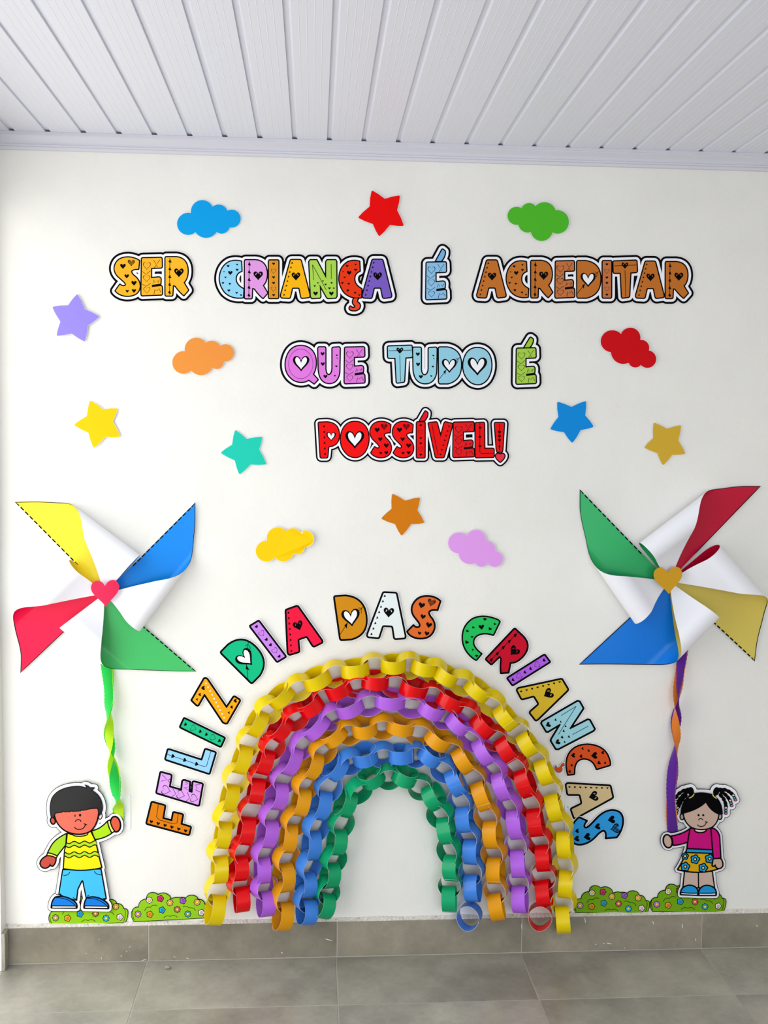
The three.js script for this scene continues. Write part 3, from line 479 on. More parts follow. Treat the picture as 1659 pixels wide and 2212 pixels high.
function bush(label, colour, at, s, rot, lift, shade) {
  const c = Math.cos(rot), n = Math.sin(rot), mp = (x, y) => { const u = (x - 137) * s / 3.95, v = (y - 1233) * s / 3.95; return [at[0] + u * c - v * n, at[1] + u * n + v * c]; };
  const f = field(loopsOf(BUSH, mp)), back = contour(f, 0.4, 0.9), root = thing('paper_bush', label, 'bush', baseOf(boundsOf(back)), 'paper bushes along the skirting');
  let z = lift; part(root, 'outline', plate(back, z, 0.0012), INK, 'black cut edge'); z += 0.0012;
  const leaf = part(root, 'foliage', plate(contour(f, -1.0, 0.8), z, INKT), paper(colour, 0.42)); z += INKT;
  const arc = (p, w = 1.1) => stroke(loopsOf(p, mp, 7)[0], w);
  part(leaf, 'leaf_line', plates(['M 232 1150 Q 245 1110 285 1122 Q 300 1095 338 1112', 'M 385 1218 Q 410 1188 440 1208 Q 470 1188 500 1218', 'M 550 1134 Q 580 1122 600 1146 Q 645 1140 652 1172', 'M 742 1128 Q 756 1165 730 1228', 'M 136 1128 Q 120 1165 142 1222'].map((p) => arc(p)), z, INKT), INK, 'thin black leaf curves');
  for (const [x, y, t, col] of FLOWERS) {
    const k = t === 'd' ? 8 : 5, ring = (r, a) => { const l = []; for (let i = 0; i < 56; i++) { const th = i / 56 * Math.PI * 2; const q = r * (1 + a * Math.cos(k * th)); l.push(mp(x + q * Math.cos(th), y + q * Math.sin(th))); } return l; };
    const fl = part(root, 'flower', plate([ring(22, 0.1)], z + 2 * INKT, INKT), paper(col, 0.45));
    part(fl, 'flower_outline', plate([ring(27.5, 0.1)], z + INKT, INKT), INK);
    if (t === 'd') { part(fl, 'flower_centre', plate([ellipse(x, y, 10.5, 10.5, 0, mp, 18)], z + 4 * INKT, INKT), paper('#f7d84a', 0.45)); part(fl, 'centre_outline', plate([ellipse(x, y, 13.5, 13.5, 0, mp, 18)], z + 3 * INKT, INKT), INK); }
    else { const sp = []; for (let i = 0; i < 22; i++) { const th = i * 0.42, q = 2 + i * 0.62; sp.push(mp(x + q * Math.cos(th), y + q * Math.sin(th))); } part(fl, 'petal_swirl', plate(stroke(sp, 0.8), z + 3 * INKT, INKT), INK); }
  }
}
bush('bright green flower bush cutout under the boy cutout shoes', '#8fc51c', [110.6, 1999], 1.045, -0.045, 0.001);
bush('bright green flower bush cutout half behind the yellow chain end', '#8fc422', [289, 1991], 1.03, -0.058, 0.0025);
bush('dark green flower bush cutout beside the yellow chain, without a figure', '#74a518', [1243.5, 1971.5], 1, 0.008, 0.001);
bush('dark green flower bush cutout under the girl cutout shoes', '#72a519', [1409, 1969], 1, -0.006, 0.0025);

// ---------------------------------------------------------------- boy and girl cutouts
function figure(name, label, map, parts, margin, lift) {
  const k = 1 / 3.95, fields = parts.filter((p) => p.solid !== false).map((p) => field(p.loops));
  const all = union(fields), back = contour(all, margin * k, 1.0), root = thing(name, label, 'cutout', baseOf(boundsOf(back)));
  let z = lift;
  part(root, 'cut_line', plate(back, z, 0.0014), INK, 'thin black cut line'); z += 0.0014;
  part(root, 'margin', plate(contour(all, (margin - 4.5) * k, 1.0), z, INKT), CARD, 'white paper margin'); z += INKT;
  const made = {}, S = 0.00007;
  for (const p of parts) {
    const parent = p.on ? made[p.on] : root, f = field(p.loops), cell = p.fine ? 0.35 : 0.6;
    const m = part(parent, p.name, plate(p.raw ? p.loops : contour(f, -(p.inset ?? 2.6) * k, cell), z + S, S), p.mat ?? paper(p.colour, p.rough ?? 0.36, p.coat ?? 0.08), p.label);
    if (p.line) part(p.on && made[p.on].parent !== root ? parent : m, 'outline', plate(contour(f, (p.line * 1.55 + 0.6) * k, cell), z, S), INK);
    made[p.id ?? p.name] = m; z += 2 * S;
  }
}
{
  const mp = (x, y) => [60 + x / 3.95, 1650 + y / 3.95], P = (t) => loopsOf(t, mp), E = (...a) => [ellipse(a[0], a[1], a[2], a[3], a[4] ?? 0, mp)];
  const ST = (list, w) => ({ loops: list.map((t) => stroke(loopsOf(t, mp, 9)[0], w)[0]), raw: true, solid: false, mat: INK });
  const wave = (y, x0, x1, sk) => { const l = []; for (let i = 0; i <= 40; i++) { const x = x0 + (x1 - x0) * i / 40; l.push([x, y + sk * (x - x0) / (x1 - x0) + 9 * Math.sin((x - 330) / 88 * Math.PI * 2)]); } return l; };
  const band = (ya, yb, xa0, xa1, xb0, xb1) => [wave(ya, xa0, xa1, -6).concat(wave(yb, xb0, xb1, -6).reverse()).map(([x, y]) => mp(x, y))];
  const waveLine = (y, a, b) => stroke(wave(y, a, b, -6).map(([x, y2]) => mp(x, y2)), 2.2)[0];
  figure('boy_cutout', 'boy paper cutout in yellow wavy-striped sweater and blue trousers raising one hand', mp, [
    { name: 'ear', id: 'ear1', loops: E(214, 486, 17, 26, -0.2), colour: '#c2483a', line: 6 },
    { name: 'ear', id: 'ear2', loops: E(618, 446, 15, 26, 0.1), colour: '#ecd6d0', line: 3 },
    { name: 'hand', id: 'hand1', loops: P('M 160 788 Q 110 815 107 850 Q 115 888 150 888 Q 186 880 190 852 Q 196 872 212 870 Q 238 848 238 806 Q 205 782 160 788 Z'), colour: '#b8463a', line: 6 },
    { name: 'cuff', id: 'cuff1', loops: P('M 172 760 Q 210 764 250 784 L 242 800 Q 205 780 164 780 Z'), colour: '#f5dc6a', line: 5 },
    { name: 'hand', id: 'hand2', loops: E(748, 515, 38, 62, -0.16), colour: '#d2583f', line: 7 },
    { name: 'sleeve', id: 'sleeve1', loops: P('M 328 598 Q 238 640 202 700 L 172 756 Q 212 762 250 782 L 322 690 Z'), colour: '#9cc81e', line: 5 },
    { name: 'cuff', id: 'cuff2', loops: P('M 680 492 L 700 482 Q 706 535 738 574 L 716 588 Q 686 545 680 492 Z'), colour: '#f7e27a', line: 5 },
    { name: 'sleeve', id: 'sleeve2', loops: P('M 548 574 Q 620 560 678 494 Q 686 545 714 590 Q 650 636 572 644 Z'), colour: '#a6d61a', line: 5 },
    { name: 'trousers', loops: P('M 300 905 L 622 900 L 640 1000 L 666 1150 Q 580 1180 502 1150 L 490 1090 L 472 1000 Q 464 990 456 1004 L 424 1070 L 414 1160 Q 340 1150 268 1110 L 288 980 Z'), colour: '#41b6ec', line: 5 },
    { name: 'pocket_line', on: 'trousers', ...ST(['M 302 952 Q 345 955 360 922', 'M 568 915 Q 575 945 630 948', 'M 240 1112 Q 265 1120 285 1108', 'M 385 1142 Q 410 1150 420 1170', 'M 505 1130 Q 515 1128 524 1118', 'M 640 1148 Q 660 1150 672 1148'], 1.5) },
    { name: 'shoe', id: 'shoe1', loops: P('M 203 1226 Q 205 1170 236 1140 Q 300 1122 368 1158 Q 412 1182 416 1210 L 415 1228 Z'), colour: '#1677d6', line: 6 },
    { name: 'sole', id: 'sole1', on: 'shoe1', solid: false, loops: P('M 208 1214 L 410 1216 L 410 1229 L 208 1229 Z'), colour: '#fbfbff', line: 4 },
    { name: 'lace_line', on: 'shoe1', ...ST(['M 240 1142 Q 340 1140 402 1206'], 1.5) },
    { name: 'shoe', id: 'shoe2', loops: P('M 482 1228 Q 485 1170 508 1146 Q 570 1126 640 1164 Q 684 1190 686 1214 L 685 1232 Z'), colour: '#1677d6', line: 6 },
    { name: 'sole', id: 'sole2', on: 'shoe2', solid: false, loops: P('M 487 1214 L 680 1218 L 680 1232 L 487 1229 Z'), colour: '#fbfbff', line: 4 },
    { name: 'lace_line', on: 'shoe2', ...ST(['M 512 1148 Q 610 1145 672 1210'], 1.5) },
    { name: 'sweater', loops: P('M 340 594 Q 440 640 536 578 L 576 660 L 600 770 L 628 884 Q 470 922 306 892 L 316 740 L 330 690 Z'), colour: '#f6d912', line: 5 },
    { name: 'stripe', id: 'stripe1', on: 'sweater', solid: false, raw: true, loops: band(672, 706, 334, 580, 326, 590), colour: '#a9cf1e' },
    { name: 'stripe', id: 'stripe2', on: 'sweater', solid: false, raw: true, loops: band(762, 794, 318, 600, 314, 607), colour: '#a9cf1e' },
    { name: 'stripe_line', on: 'sweater', loops: [waveLine(672, 334, 580), waveLine(706, 326, 590), waveLine(762, 318, 600), waveLine(794, 314, 607)], raw: true, solid: false, mat: INK },
    { name: 'neck', loops: E(448, 600, 62, 16, -0.05), colour: '#d9b2a0', line: 4 },
    { name: 'face', loops: P('M 226 400 Q 232 520 330 574 Q 440 622 530 574 Q 600 520 604 380 Z'), colour: '#d8604a', line: 6, label: 'reddish brown face', coat: 0.6 },
    { name: 'hair', loops: P('M 200 458 Q 178 370 204 296 Q 250 205 400 193 Q 452 188 500 208 Q 504 192 488 181 Q 520 186 528 206 Q 545 200 570 205 Q 556 218 545 228 Q 632 268 637 372 Q 636 410 616 436 L 606 440 Q 604 395 592 376 L 546 380 L 541 374 L 534 384 L 468 398 L 458 388 L 452 402 L 380 406 L 374 398 L 366 408 L 310 410 L 302 400 L 292 414 L 240 420 Q 222 440 220 462 Z'), colour: '#0b0d10', line: 2, coat: 0.45, rough: 0.3, label: 'glossy black fringe' },
    { name: 'eye', id: 'eye1', on: 'face', solid: false, fine: true, loops: E(402, 443, 9, 11), colour: '#5b4a38', inset: 0 },
    { name: 'eye', id: 'eye2', on: 'face', solid: false, fine: true, loops: E(446, 438, 10, 12), colour: '#120b08', inset: 0 },
    { name: 'nose', on: 'face', ...ST(['M 404 496 Q 412 476 430 476 Q 450 478 454 494'], 1.8) },
    { name: 'mouth', on: 'face', ...ST(['M 396 540 Q 420 568 456 558 Q 488 544 490 518', 'M 478 508 Q 486 518 504 520'], 1.8) },
  ], 34, 0.0095);
}
{
  const mp = (x, y) => [1210 + x / 3.95, 1660 + y / 3.95], P = (t) => loopsOf(t, mp), E = (...a) => [ellipse(a[0], a[1], a[2], a[3], a[4] ?? 0, mp)];
  const ST = (list, w) => ({ loops: list.map((t) => stroke(loopsOf(t, mp, 9)[0], w)[0]), raw: true, solid: false, mat: INK });
  const flower = (x, y, r, a) => { const l = []; for (let i = 0; i < 50; i++) { const t = i / 50 * Math.PI * 2, q = r * (1 + 0.13 * Math.cos(5 * t + a)); l.push(mp(x + q * Math.cos(t), y + q * Math.sin(t))); } return [l]; };
  const braid = (pts) => pts.map(([x, y, a]) => ellipse(x, y, 24, 15, a, mp, 18));
  const bead = (x, y, c) => ({ name: 'bead', solid: true, loops: E(x, y, 9.5, 7.5), colour: c, line: 3.5, inset: 0, fine: true, coat: 0 });
  const CR = '#e2d79a', BL = '#3fa6c4', PK = '#d868a8';
  const braids = [[[1088, 180, -0.2], [1052, 190, -0.5], [1018, 212, -0.7], [994, 240, -1]], [[1078, 204, -0.4], [1050, 228, -0.7], [1024, 256, -0.8], [1002, 286, -1]], [[1066, 236, -0.7], [1044, 266, -1], [1024, 296, -1.1], [1012, 322, -1.2]],
    [[1368, 180, 0.1], [1405, 182, 0.3], [1438, 196, 0.5], [1462, 214, 0.7]], [[1382, 204, 0.5], [1410, 224, 0.7], [1434, 250, 0.9], [1448, 272, 1]], [[1372, 232, 0.9], [1396, 262, 1.1], [1410, 296, 1.3], [1415, 322, 1.4]]];
  const flowers = [[1152, 775, 0.3], [1068, 838, 0.9], [1220, 848, 0.2], [1276, 770, 0.6], [1066, 748, 1.1]].flatMap(([x, y, a], i) => [
    { name: 'skirt_flower', id: 'sf' + i, on: 'skirt', solid: false, loops: flower(x, y, i === 4 ? 24 : 33, a), colour: '#249fd8', line: 4, coat: 0 },
    { name: 'flower_centre', on: 'skirt', solid: false, fine: true, loops: E(x, y, 11, 11), colour: '#efe2a0', line: 3.5, coat: 0 }]);
  figure('girl_cutout', 'girl paper cutout in magenta sweater and flowered skirt with beaded braids', mp, [
    { name: 'ear', id: 'ear1', loops: E(1040, 411, 14, 24), colour: '#cdb4aa', line: 5 }, { name: 'ear', id: 'ear2', loops: E(1364, 409, 14, 24), colour: '#cdb4aa', line: 5 },
    ...braids.map((b, i) => ({ name: 'braid', id: 'braid' + i, loops: braid(b), mat: INK, raw: true })).map((b) => ({ ...b, loops: contour(union(b.loops.map((l) => field([l]))), 0.3, 0.5) })),
    { name: 'bun', id: 'bun1', loops: E(1116, 196, 26, 38, -0.15), mat: INK, inset: 0 }, { name: 'bun', id: 'bun2', loops: E(1332, 196, 26, 38, 0.3), mat: INK, inset: 0 },
    bead(1003, 336, CR), bead(998, 360, BL), bead(993, 383, PK), bead(986, 282, CR), bead(982, 303, BL), bead(1478, 229, CR), bead(1488, 250, BL), bead(1496, 269, PK), bead(1452, 274, CR), bead(1458, 296, BL), bead(1463, 317, PK), bead(1415, 336, CR), bead(1414, 359, BL), bead(1414, 383, PK),
    { name: 'hand', id: 'hand1', loops: E(918, 621, 33, 52, -0.2), colour: '#c8aa98', line: 7 },
    { name: 'leg', id: 'leg1', loops: P('M 1064 880 L 1180 885 L 1179 1015 L 1050 1015 Z'), colour: '#cbb0a2', line: 5 }, { name: 'leg', id: 'leg2', loops: P('M 1182 885 L 1296 880 L 1314 1015 L 1184 1015 Z'), colour: '#cbb0a2', line: 5 },
    { name: 'shoe', id: 'shoe1', loops: P('M 1030 1074 Q 1030 1006 1104 999 Q 1170 1004 1174 1058 L 1173 1079 Z'), colour: '#1f97d6', line: 6 },
    { name: 'sole', id: 'sole1', on: 'shoe1', solid: false, loops: P('M 1032 1060 Q 1100 1070 1170 1066 L 1170 1080 L 1032 1074 Z'), colour: '#e8eaf8', line: 4 },
    { name: 'shoe', id: 'shoe2', loops: P('M 1184 1080 L 1186 1052 Q 1200 1001 1256 1001 Q 1322 1006 1329 1060 L 1328 1080 Z'), colour: '#1f97d6', line: 6 },
    { name: 'sole', id: 'sole2', on: 'shoe2', solid: false, loops: P('M 1187 1066 Q 1260 1070 1326 1064 L 1326 1080 L 1187 1081 Z'), colour: '#e8eaf8', line: 4 },
    { name: 'skirt', loops: P('M 1076 712 L 1300 716 L 1318 790 L 1352 852 Q 1200 908 1006 862 Q 1050 800 1076 712 Z'), colour: '#d9a915', line: 6 }, ...flowers,
    { name: 'belt', loops: P('M 1086 682 L 1300 690 L 1302 722 L 1076 714 Z'), colour: '#1f97d0', line: 5 },
    { name: 'hand', id: 'hand2', loops: P('M 1308 772 L 1364 768 Q 1390 792 1384 832 Q 1370 856 1345 850 Q 1326 840 1324 818 Q 1310 838 1300 828 Z'), colour: '#c8aa98', line: 6 },
    { name: 'sleeve', id: 'sleeve1', loops: P('M 1112 516 Q 1050 564 952 580 Q 966 612 966 652 Q 1030 650 1090 622 Z'), colour: '#c90f7c', line: 6 },
    { name: 'sweater', loops: P('M 1112 514 L 1288 510 L 1302 690 L 1086 680 L 1098 590 Z'), colour: '#c8117c', line: 6 },
    { name: 'sleeve', id: 'sleeve2', loops: P('M 1290 510 Q 1344 520 1358 584 L 1368 762 L 1310 766 L 1298 620 Z'), colour: '#c90f7c', line: 6 },
    { name: 'neck', loops: E(1196, 526, 46, 18), colour: '#e2d2c4', line: 6 },
    { name: 'hair', loops: P('M 1028 392 Q 1030 270 1110 222 Q 1200 186 1310 222 Q 1390 280 1388 392 L 1200 420 Z'), mat: INK, inset: 0 },
    { name: 'face', loops: P('M 1054 384 Q 1180 352 1243 290 Q 1290 372 1352 390 Q 1344 474 1284 504 Q 1206 534 1130 504 Q 1062 468 1054 384 Z'), colour: '#c8ab9b', line: 5 },
    { name: 'hair_tie', id: 'tie1', loops: [stroke(loopsOf('M 1100 252 Q 1130 246 1142 218', mp)[0], 2.2)[0]], raw: true, colour: '#d8c860' }, { name: 'hair_tie', id: 'tie2', loops: [stroke(loopsOf('M 1300 220 Q 1308 244 1336 254', mp)[0], 2.2)[0]], raw: true, colour: '#d8c860' },
    { name: 'eye', id: 'eye1', on: 'face', solid: false, loops: E(1181, 399, 9, 9), mat: INK, inset: 0, fine: true }, { name: 'eye', id: 'eye2', on: 'face', solid: false, loops: E(1221, 399, 9, 9), mat: INK, inset: 0, fine: true },
    { name: 'nose', on: 'face', ...ST(['M 1180 443 Q 1184 428 1198 428 Q 1214 428 1218 442'], 1.7) },
    { name: 'mouth', on: 'face', ...ST(['M 1170 480 Q 1190 502 1218 494 Q 1244 482 1246 458', 'M 1238 450 Q 1244 460 1260 458'], 1.7) },
  ], 30, 0.0095);
}

// ---------------------------------------------------------------- pinwheels
// Each blade is one quarter of the square sheet, printed on one face: its corner is rolled over a cylinder and pinned at the centre.
function pinwheel(label, O, blades, mirror, heartColour, hearts) {
  const o = onWall(...O, 0.004), root = thing('pinwheel', label, 'pinwheel', onWall(O[0], O[1] + 190, 0)), Z0 = 0.0075;
  for (const [i, b] of blades.entries()) {
    b.next = blades[(i + 1) % 4].colour;
    const w = (p) => onWall(p[0], p[1], Z0).sub(o), B = w(b.B), S0 = w(b.S0), S1 = w(b.S1), len = S0.length(), dir = S0.clone().divideScalar(len);
    const r = len * (b.roll ?? 0.23), s0 = len - r, h0 = 0.013, K = S1.clone().sub(S0).multiplyScalar(2);
    const th = 2 * Math.atan(r / s0), turn = Math.PI + th * 1.25, total = s0 + r * turn + s0 * 0.95;
    const prof = (a) => { // position along the roll direction and height
      let l = a * total; if (l < s0) return [l, 0];
      l -= s0; if (l < r * turn) { const q = l / r; return [s0 + r * Math.sin(q), r - r * Math.cos(q)]; }
      const t = Math.min(1, (l - r * turn) / (s0 * 0.95)), sx = s0 + r * Math.sin(turn), sy = r - r * Math.cos(turn), e = t; return [sx * (1 - e), sy + (h0 - sy) * (1 - (1 - e) ** 2)];
    };
    const sm = (x) => { x = Math.max(0, Math.min(1, x)); return x * x * (3 - 2 * x); };
    const at = (a, q) => { const [s, h] = prof(a), m = sm((a - 0.08) / 0.42), v = B.clone().lerp(K, m).multiplyScalar(q); return dir.clone().multiplyScalar(s).add(v).add(o).setZ(Z0 + h + 0.0012 * (b.z ?? 0)); };
    const N = 40, normalAt = (a, q) => { const e = 1e-3, da = at(a + e, q).sub(at(Math.max(0, a - e), q)), db = at(a, q + e).sub(at(a, Math.max(0, q - e))); return (mirror ? db.cross(da) : da.cross(db)).normalize(); };
    const sheet = (f0, f1, off) => { const g = new THREE.BufferGeometry(), P = [], ix = [];
      for (let i = 0; i <= N; i++) for (let j = 0; j <= N; j++) { const ro = Math.max(0.004, i / N), f = f0 + (f1 - f0) * j / N, a = ro * f, q = ro * (1 - f), p = at(a, q).addScaledVector(normalAt(a, q), off); P.push(p.x, p.y, p.z); }
      for (let i = 0; i < N; i++) for (let j = 0; j < N; j++) { const k = i * (N + 1) + j, m = k + N + 1; if (mirror) ix.push(k, k + 1, m, k + 1, m + 1, m); else ix.push(k, m, k + 1, k + 1, m, m + 1); }
      g.setAttribute('position', new THREE.Float32BufferAttribute(P, 3)); g.setIndex(ix); g.computeVertexNormals(); return g; };
    const blade = part(root, 'blade', sheet(0, 0.5, 0.0004), paper(b.colour, 0.3, 0.25), b.name);
    part(blade, 'blade_corner', sheet(0.5, 1, 0.0004), paper(b.next, 0.3, 0.25), 'rolled corner printed in the neighbouring colour');
    part(blade, 'blade_back', sheet(0, 1, -0.0001), paper('#f2f2f8', 0.55), 'plain white reverse');
    // printed dashes on the cut edge, thin line on the outer edge
    const strips = [], strip = (f, g, n) => { const P = [], ix = []; for (let i = 0; i <= n; i++) for (const h of [f, g]) { const [a, q] = h(i / n), e = 1e-3, p = at(a, q), da = at(a + e, q).sub(at(a, q)), db = at(a, q + e).sub(at(a, q)), nn = (mirror ? db.cross(da) : da.cross(db)).normalize(); p.addScaledVector(nn, 0.0009); P.push(p.x, p.y, p.z); }
      for (let i = 0; i < n; i++) { const k = 2 * i; ix.push(k, k + 1, k + 2, k + 1, k + 3, k + 2); } const s = new THREE.BufferGeometry(); s.setAttribute('position', new THREE.Float32BufferAttribute(P, 3)); s.setIndex(ix); s.computeVertexNormals(); return s; };
    const dash = b.dash ?? 0.05, w0 = b.solid ? 0.006 : 0.0095;
    for (let q = 0.99; q > 0.3; q -= dash) { const q1 = q - dash * (b.solid ? 1 : 0.68); strips.push(strip((t) => [0.0, q + (q1 - q) * t], (t) => [w0 * Math.min(1, (1 - (q + (q1 - q) * t)) * 40), q + (q1 - q) * t], 1)); }
    strips.push(strip((t) => [t * 0.5, 1 - t * 0.5], (t) => [t * 0.5, Math.max(0, 1 - t * 0.5 - 0.007)], 40));
    part(blade, 'printed_line', mergeGeometries(strips), INK, 'black dashed cutting line');
  }
  const [hx, hy, hs, hr] = hearts, c = Math.cos(hr), s = Math.sin(hr);
  const hl = contour(field([loopsOf(HEART, (x, y) => [hx + (x * c - y * s) * hs, hy + (x * s + y * c) * hs], 12)[0]]), 1, 0.6);
  part(root, 'heart', plate(hl, 0.050, 0.0014), paper(heartColour, 0.25, 0.4), 'glossy heart pinned at the centre');
  part(root, 'pin', new THREE.CylinderGeometry(0.004, 0.004, 0.05, 16).rotateX(Math.PI / 2).translate(onWall(...O, 0.034).x, onWall(...O, 0.034).y, 0.0255), paper('#d8d8dc', 0.3));
}
pinwheel('pinwheel with a red heart, yellow blade uppermost beside a blue one', [227.3, 1281], [
  { name: 'yellow blade', colour: '#fbe432', B: [31.9, 1084.4], S0: [306.9, 1196], S1: [178, 1102] },
  { name: 'blue blade', colour: '#0f86e6', B: [422.2, 1085], S0: [307.7, 1358], S1: [400, 1232], z: 1, dash: 0.05 },
  { name: 'green blade', colour: '#45b866', B: [424.2, 1450.4], S0: [135.8, 1351], S1: [230.5, 1432] },
  { name: 'red blade', colour: '#e80a44', B: [44.4, 1453.7], S0: [156, 1207], S1: [45, 1311], z: 1, solid: true },
], false, '#d4104a', [227.5, 1280, 0.64, -0.05]);
pinwheel('pinwheel with a golden heart, red blade uppermost beside a green one', [1443.6, 1255], [
  { name: 'green blade', colour: '#2eb266', B: [1252.3, 1056.5], S0: [1363, 1342], S1: [1286, 1229] },
  { name: 'blue blade', colour: '#0b78dd', B: [1250.4, 1435.4], S0: [1540, 1329], S1: [1450, 1421], z: 1, solid: true },
  { name: 'yellow blade', colour: '#d8c45c', B: [1630.2, 1429], S0: [1541, 1174], S1: [1640, 1284] },
  { name: 'red blade', colour: '#c20a33', B: [1643.4, 1049.8], S0: [1374, 1170], S1: [1503, 1074], z: 1, solid: true },
], true, '#d09a12', [1443.5, 1252, 0.65, -0.05]);

// ---------------------------------------------------------------- twisted crepe streamers
function streamer(label, axis, colours, keys, w) {
  const pts = axis.map(([x, y, z]) => onWall(x, y, z ?? 0.028)), curve = new THREE.CatmullRomCurve3(pts), last = pts[pts.length - 1];
  const root = thing('twisted_streamer', label, 'streamer', V(last.x, last.y, 0));
  colours.forEach(([name, col], k) => {
    const n = 160, P = [], U = [], ix = [], cols = 6;
    for (let i = 0; i <= n; i++) {
      const t = i / n, p = curve.getPointAt(t); let j = 0; while (j < keys.length - 2 && t > keys[j + 1][0]) j++;
      const u = (t - keys[j][0]) / (keys[j + 1][0] - keys[j][0]), flat = Math.min(1, t * 6, (1 - t) * 6), ang = keys[j][1] + (keys[j + 1][1] - keys[j][1]) * u + k * 0.55 * flat, wid = w * (0.9 + 0.1 * Math.sin(t * 21 + k));
      const dx = Math.cos(ang), dz = Math.sin(ang), ox = -dz * 0.0028 * flat * (k ? -1 : 1), oz = dx * (0.0006 + 0.0022 * flat) * (k ? -1 : 1);
      for (let c = 0; c <= cols; c++) { const q = (c / cols - 0.5) * wid, ruf = (c === 0 || c === cols) ? 0.0007 * Math.sin(i * 1.9 + c) : 0, cup = 0.0035 * flat * (1 - (2 * c / cols - 1) ** 2) * (k ? -1 : 1); P.push(p.x + dx * (q + ruf) + ox - dz * cup, p.y, p.z + dz * q + oz + dx * cup); U.push(c / cols, t * 6); }
    }
    for (let i = 0; i < n; i++) for (let c = 0; c < cols; c++) { const a = i * (cols + 1) + c, b = a + cols + 1; ix.push(a, b, a + 1, a + 1, b, b + 1); }
    const g = new THREE.BufferGeometry(); g.setAttribute('position', new THREE.Float32BufferAttribute(P, 3)); g.setAttribute('uv', new THREE.Float32BufferAttribute(U, 2)); g.setIndex(ix); g.computeVertexNormals();
    part(root, 'ribbon', g, new THREE.MeshPhysicalMaterial({ color: col, roughness: 0.95, transmission: 0.35, thickness: 0, side: THREE.DoubleSide, bumpMap: crepeBump, bumpScale: 0.0004 }), name);
  });
}
streamer('green and lime twisted paper streamer above the boy cutout hand', [[228, 1405, 0.004], [231, 1440, 0.010], [236, 1500], [235, 1578], [241.5, 1632], [248, 1686], [254, 1732], [255.5, 1752, 0.012], [256, 1768, 0.0045], [257, 1786, 0.003]], [['green crepe ribbon', '#12cc4e'], ['lime crepe ribbon', '#c6f000']], [[0, 0], [0.12, -0.3], [0.26, 0.1], [0.37, 1.3], [0.47, 2.7], [0.6, 4.6], [0.68, 5.5], [0.80, 6.7], [0.9, 9.3], [0.94, 9.42], [1, 9.42]], 0.036);
streamer('purple and orange twisted paper streamer above the girl cutout hand', [[1480, 1365, 0.004], [1474, 1410, 0.010], [1466, 1479], [1460, 1559], [1461, 1609], [1455, 1658], [1449, 1718], [1452, 1778, 0.016], [1453, 1800, 0.0035]], [['purple crepe ribbon', '#5d0aa8'], ['orange crepe ribbon', '#f88a1c']], [[0, 0], [0.15, 0], [0.25, -0.5], [0.35, -1.5], [0.45, -3], [0.56, -4.7], [0.68, -5.7], [0.82, -6.2], [1, -6.28]], 0.035);

{ // a bit of stone lying on the floor
  const c = onFloor(362, 2093), g = new THREE.IcosahedronGeometry(0.007, 2), p = g.attributes.position, v = V(0, 0);
  for (let i = 0; i < p.count; i++) { v.fromBufferAttribute(p, i); const k = 1 + 0.16 * Math.sin(v.x * 700 + 1) * Math.cos(v.z * 600) + 0.1 * Math.sin(v.y * 900); p.setXYZ(i, v.x * k * 1.15, v.y * k * 0.75, v.z * k); }
  g.computeVertexNormals(); g.computeBoundingBox(); const b = thing('pebble', 'tiny grey stone lying on the floor tiles near the skirting', 'stone', V(c.x, 0, c.z));
  part(b, 'stone', g.translate(c.x, -g.boundingBox.min.y - 0.0002, c.z), new THREE.MeshStandardMaterial({ color: '#9a978c', roughness: 0.9 }));
}

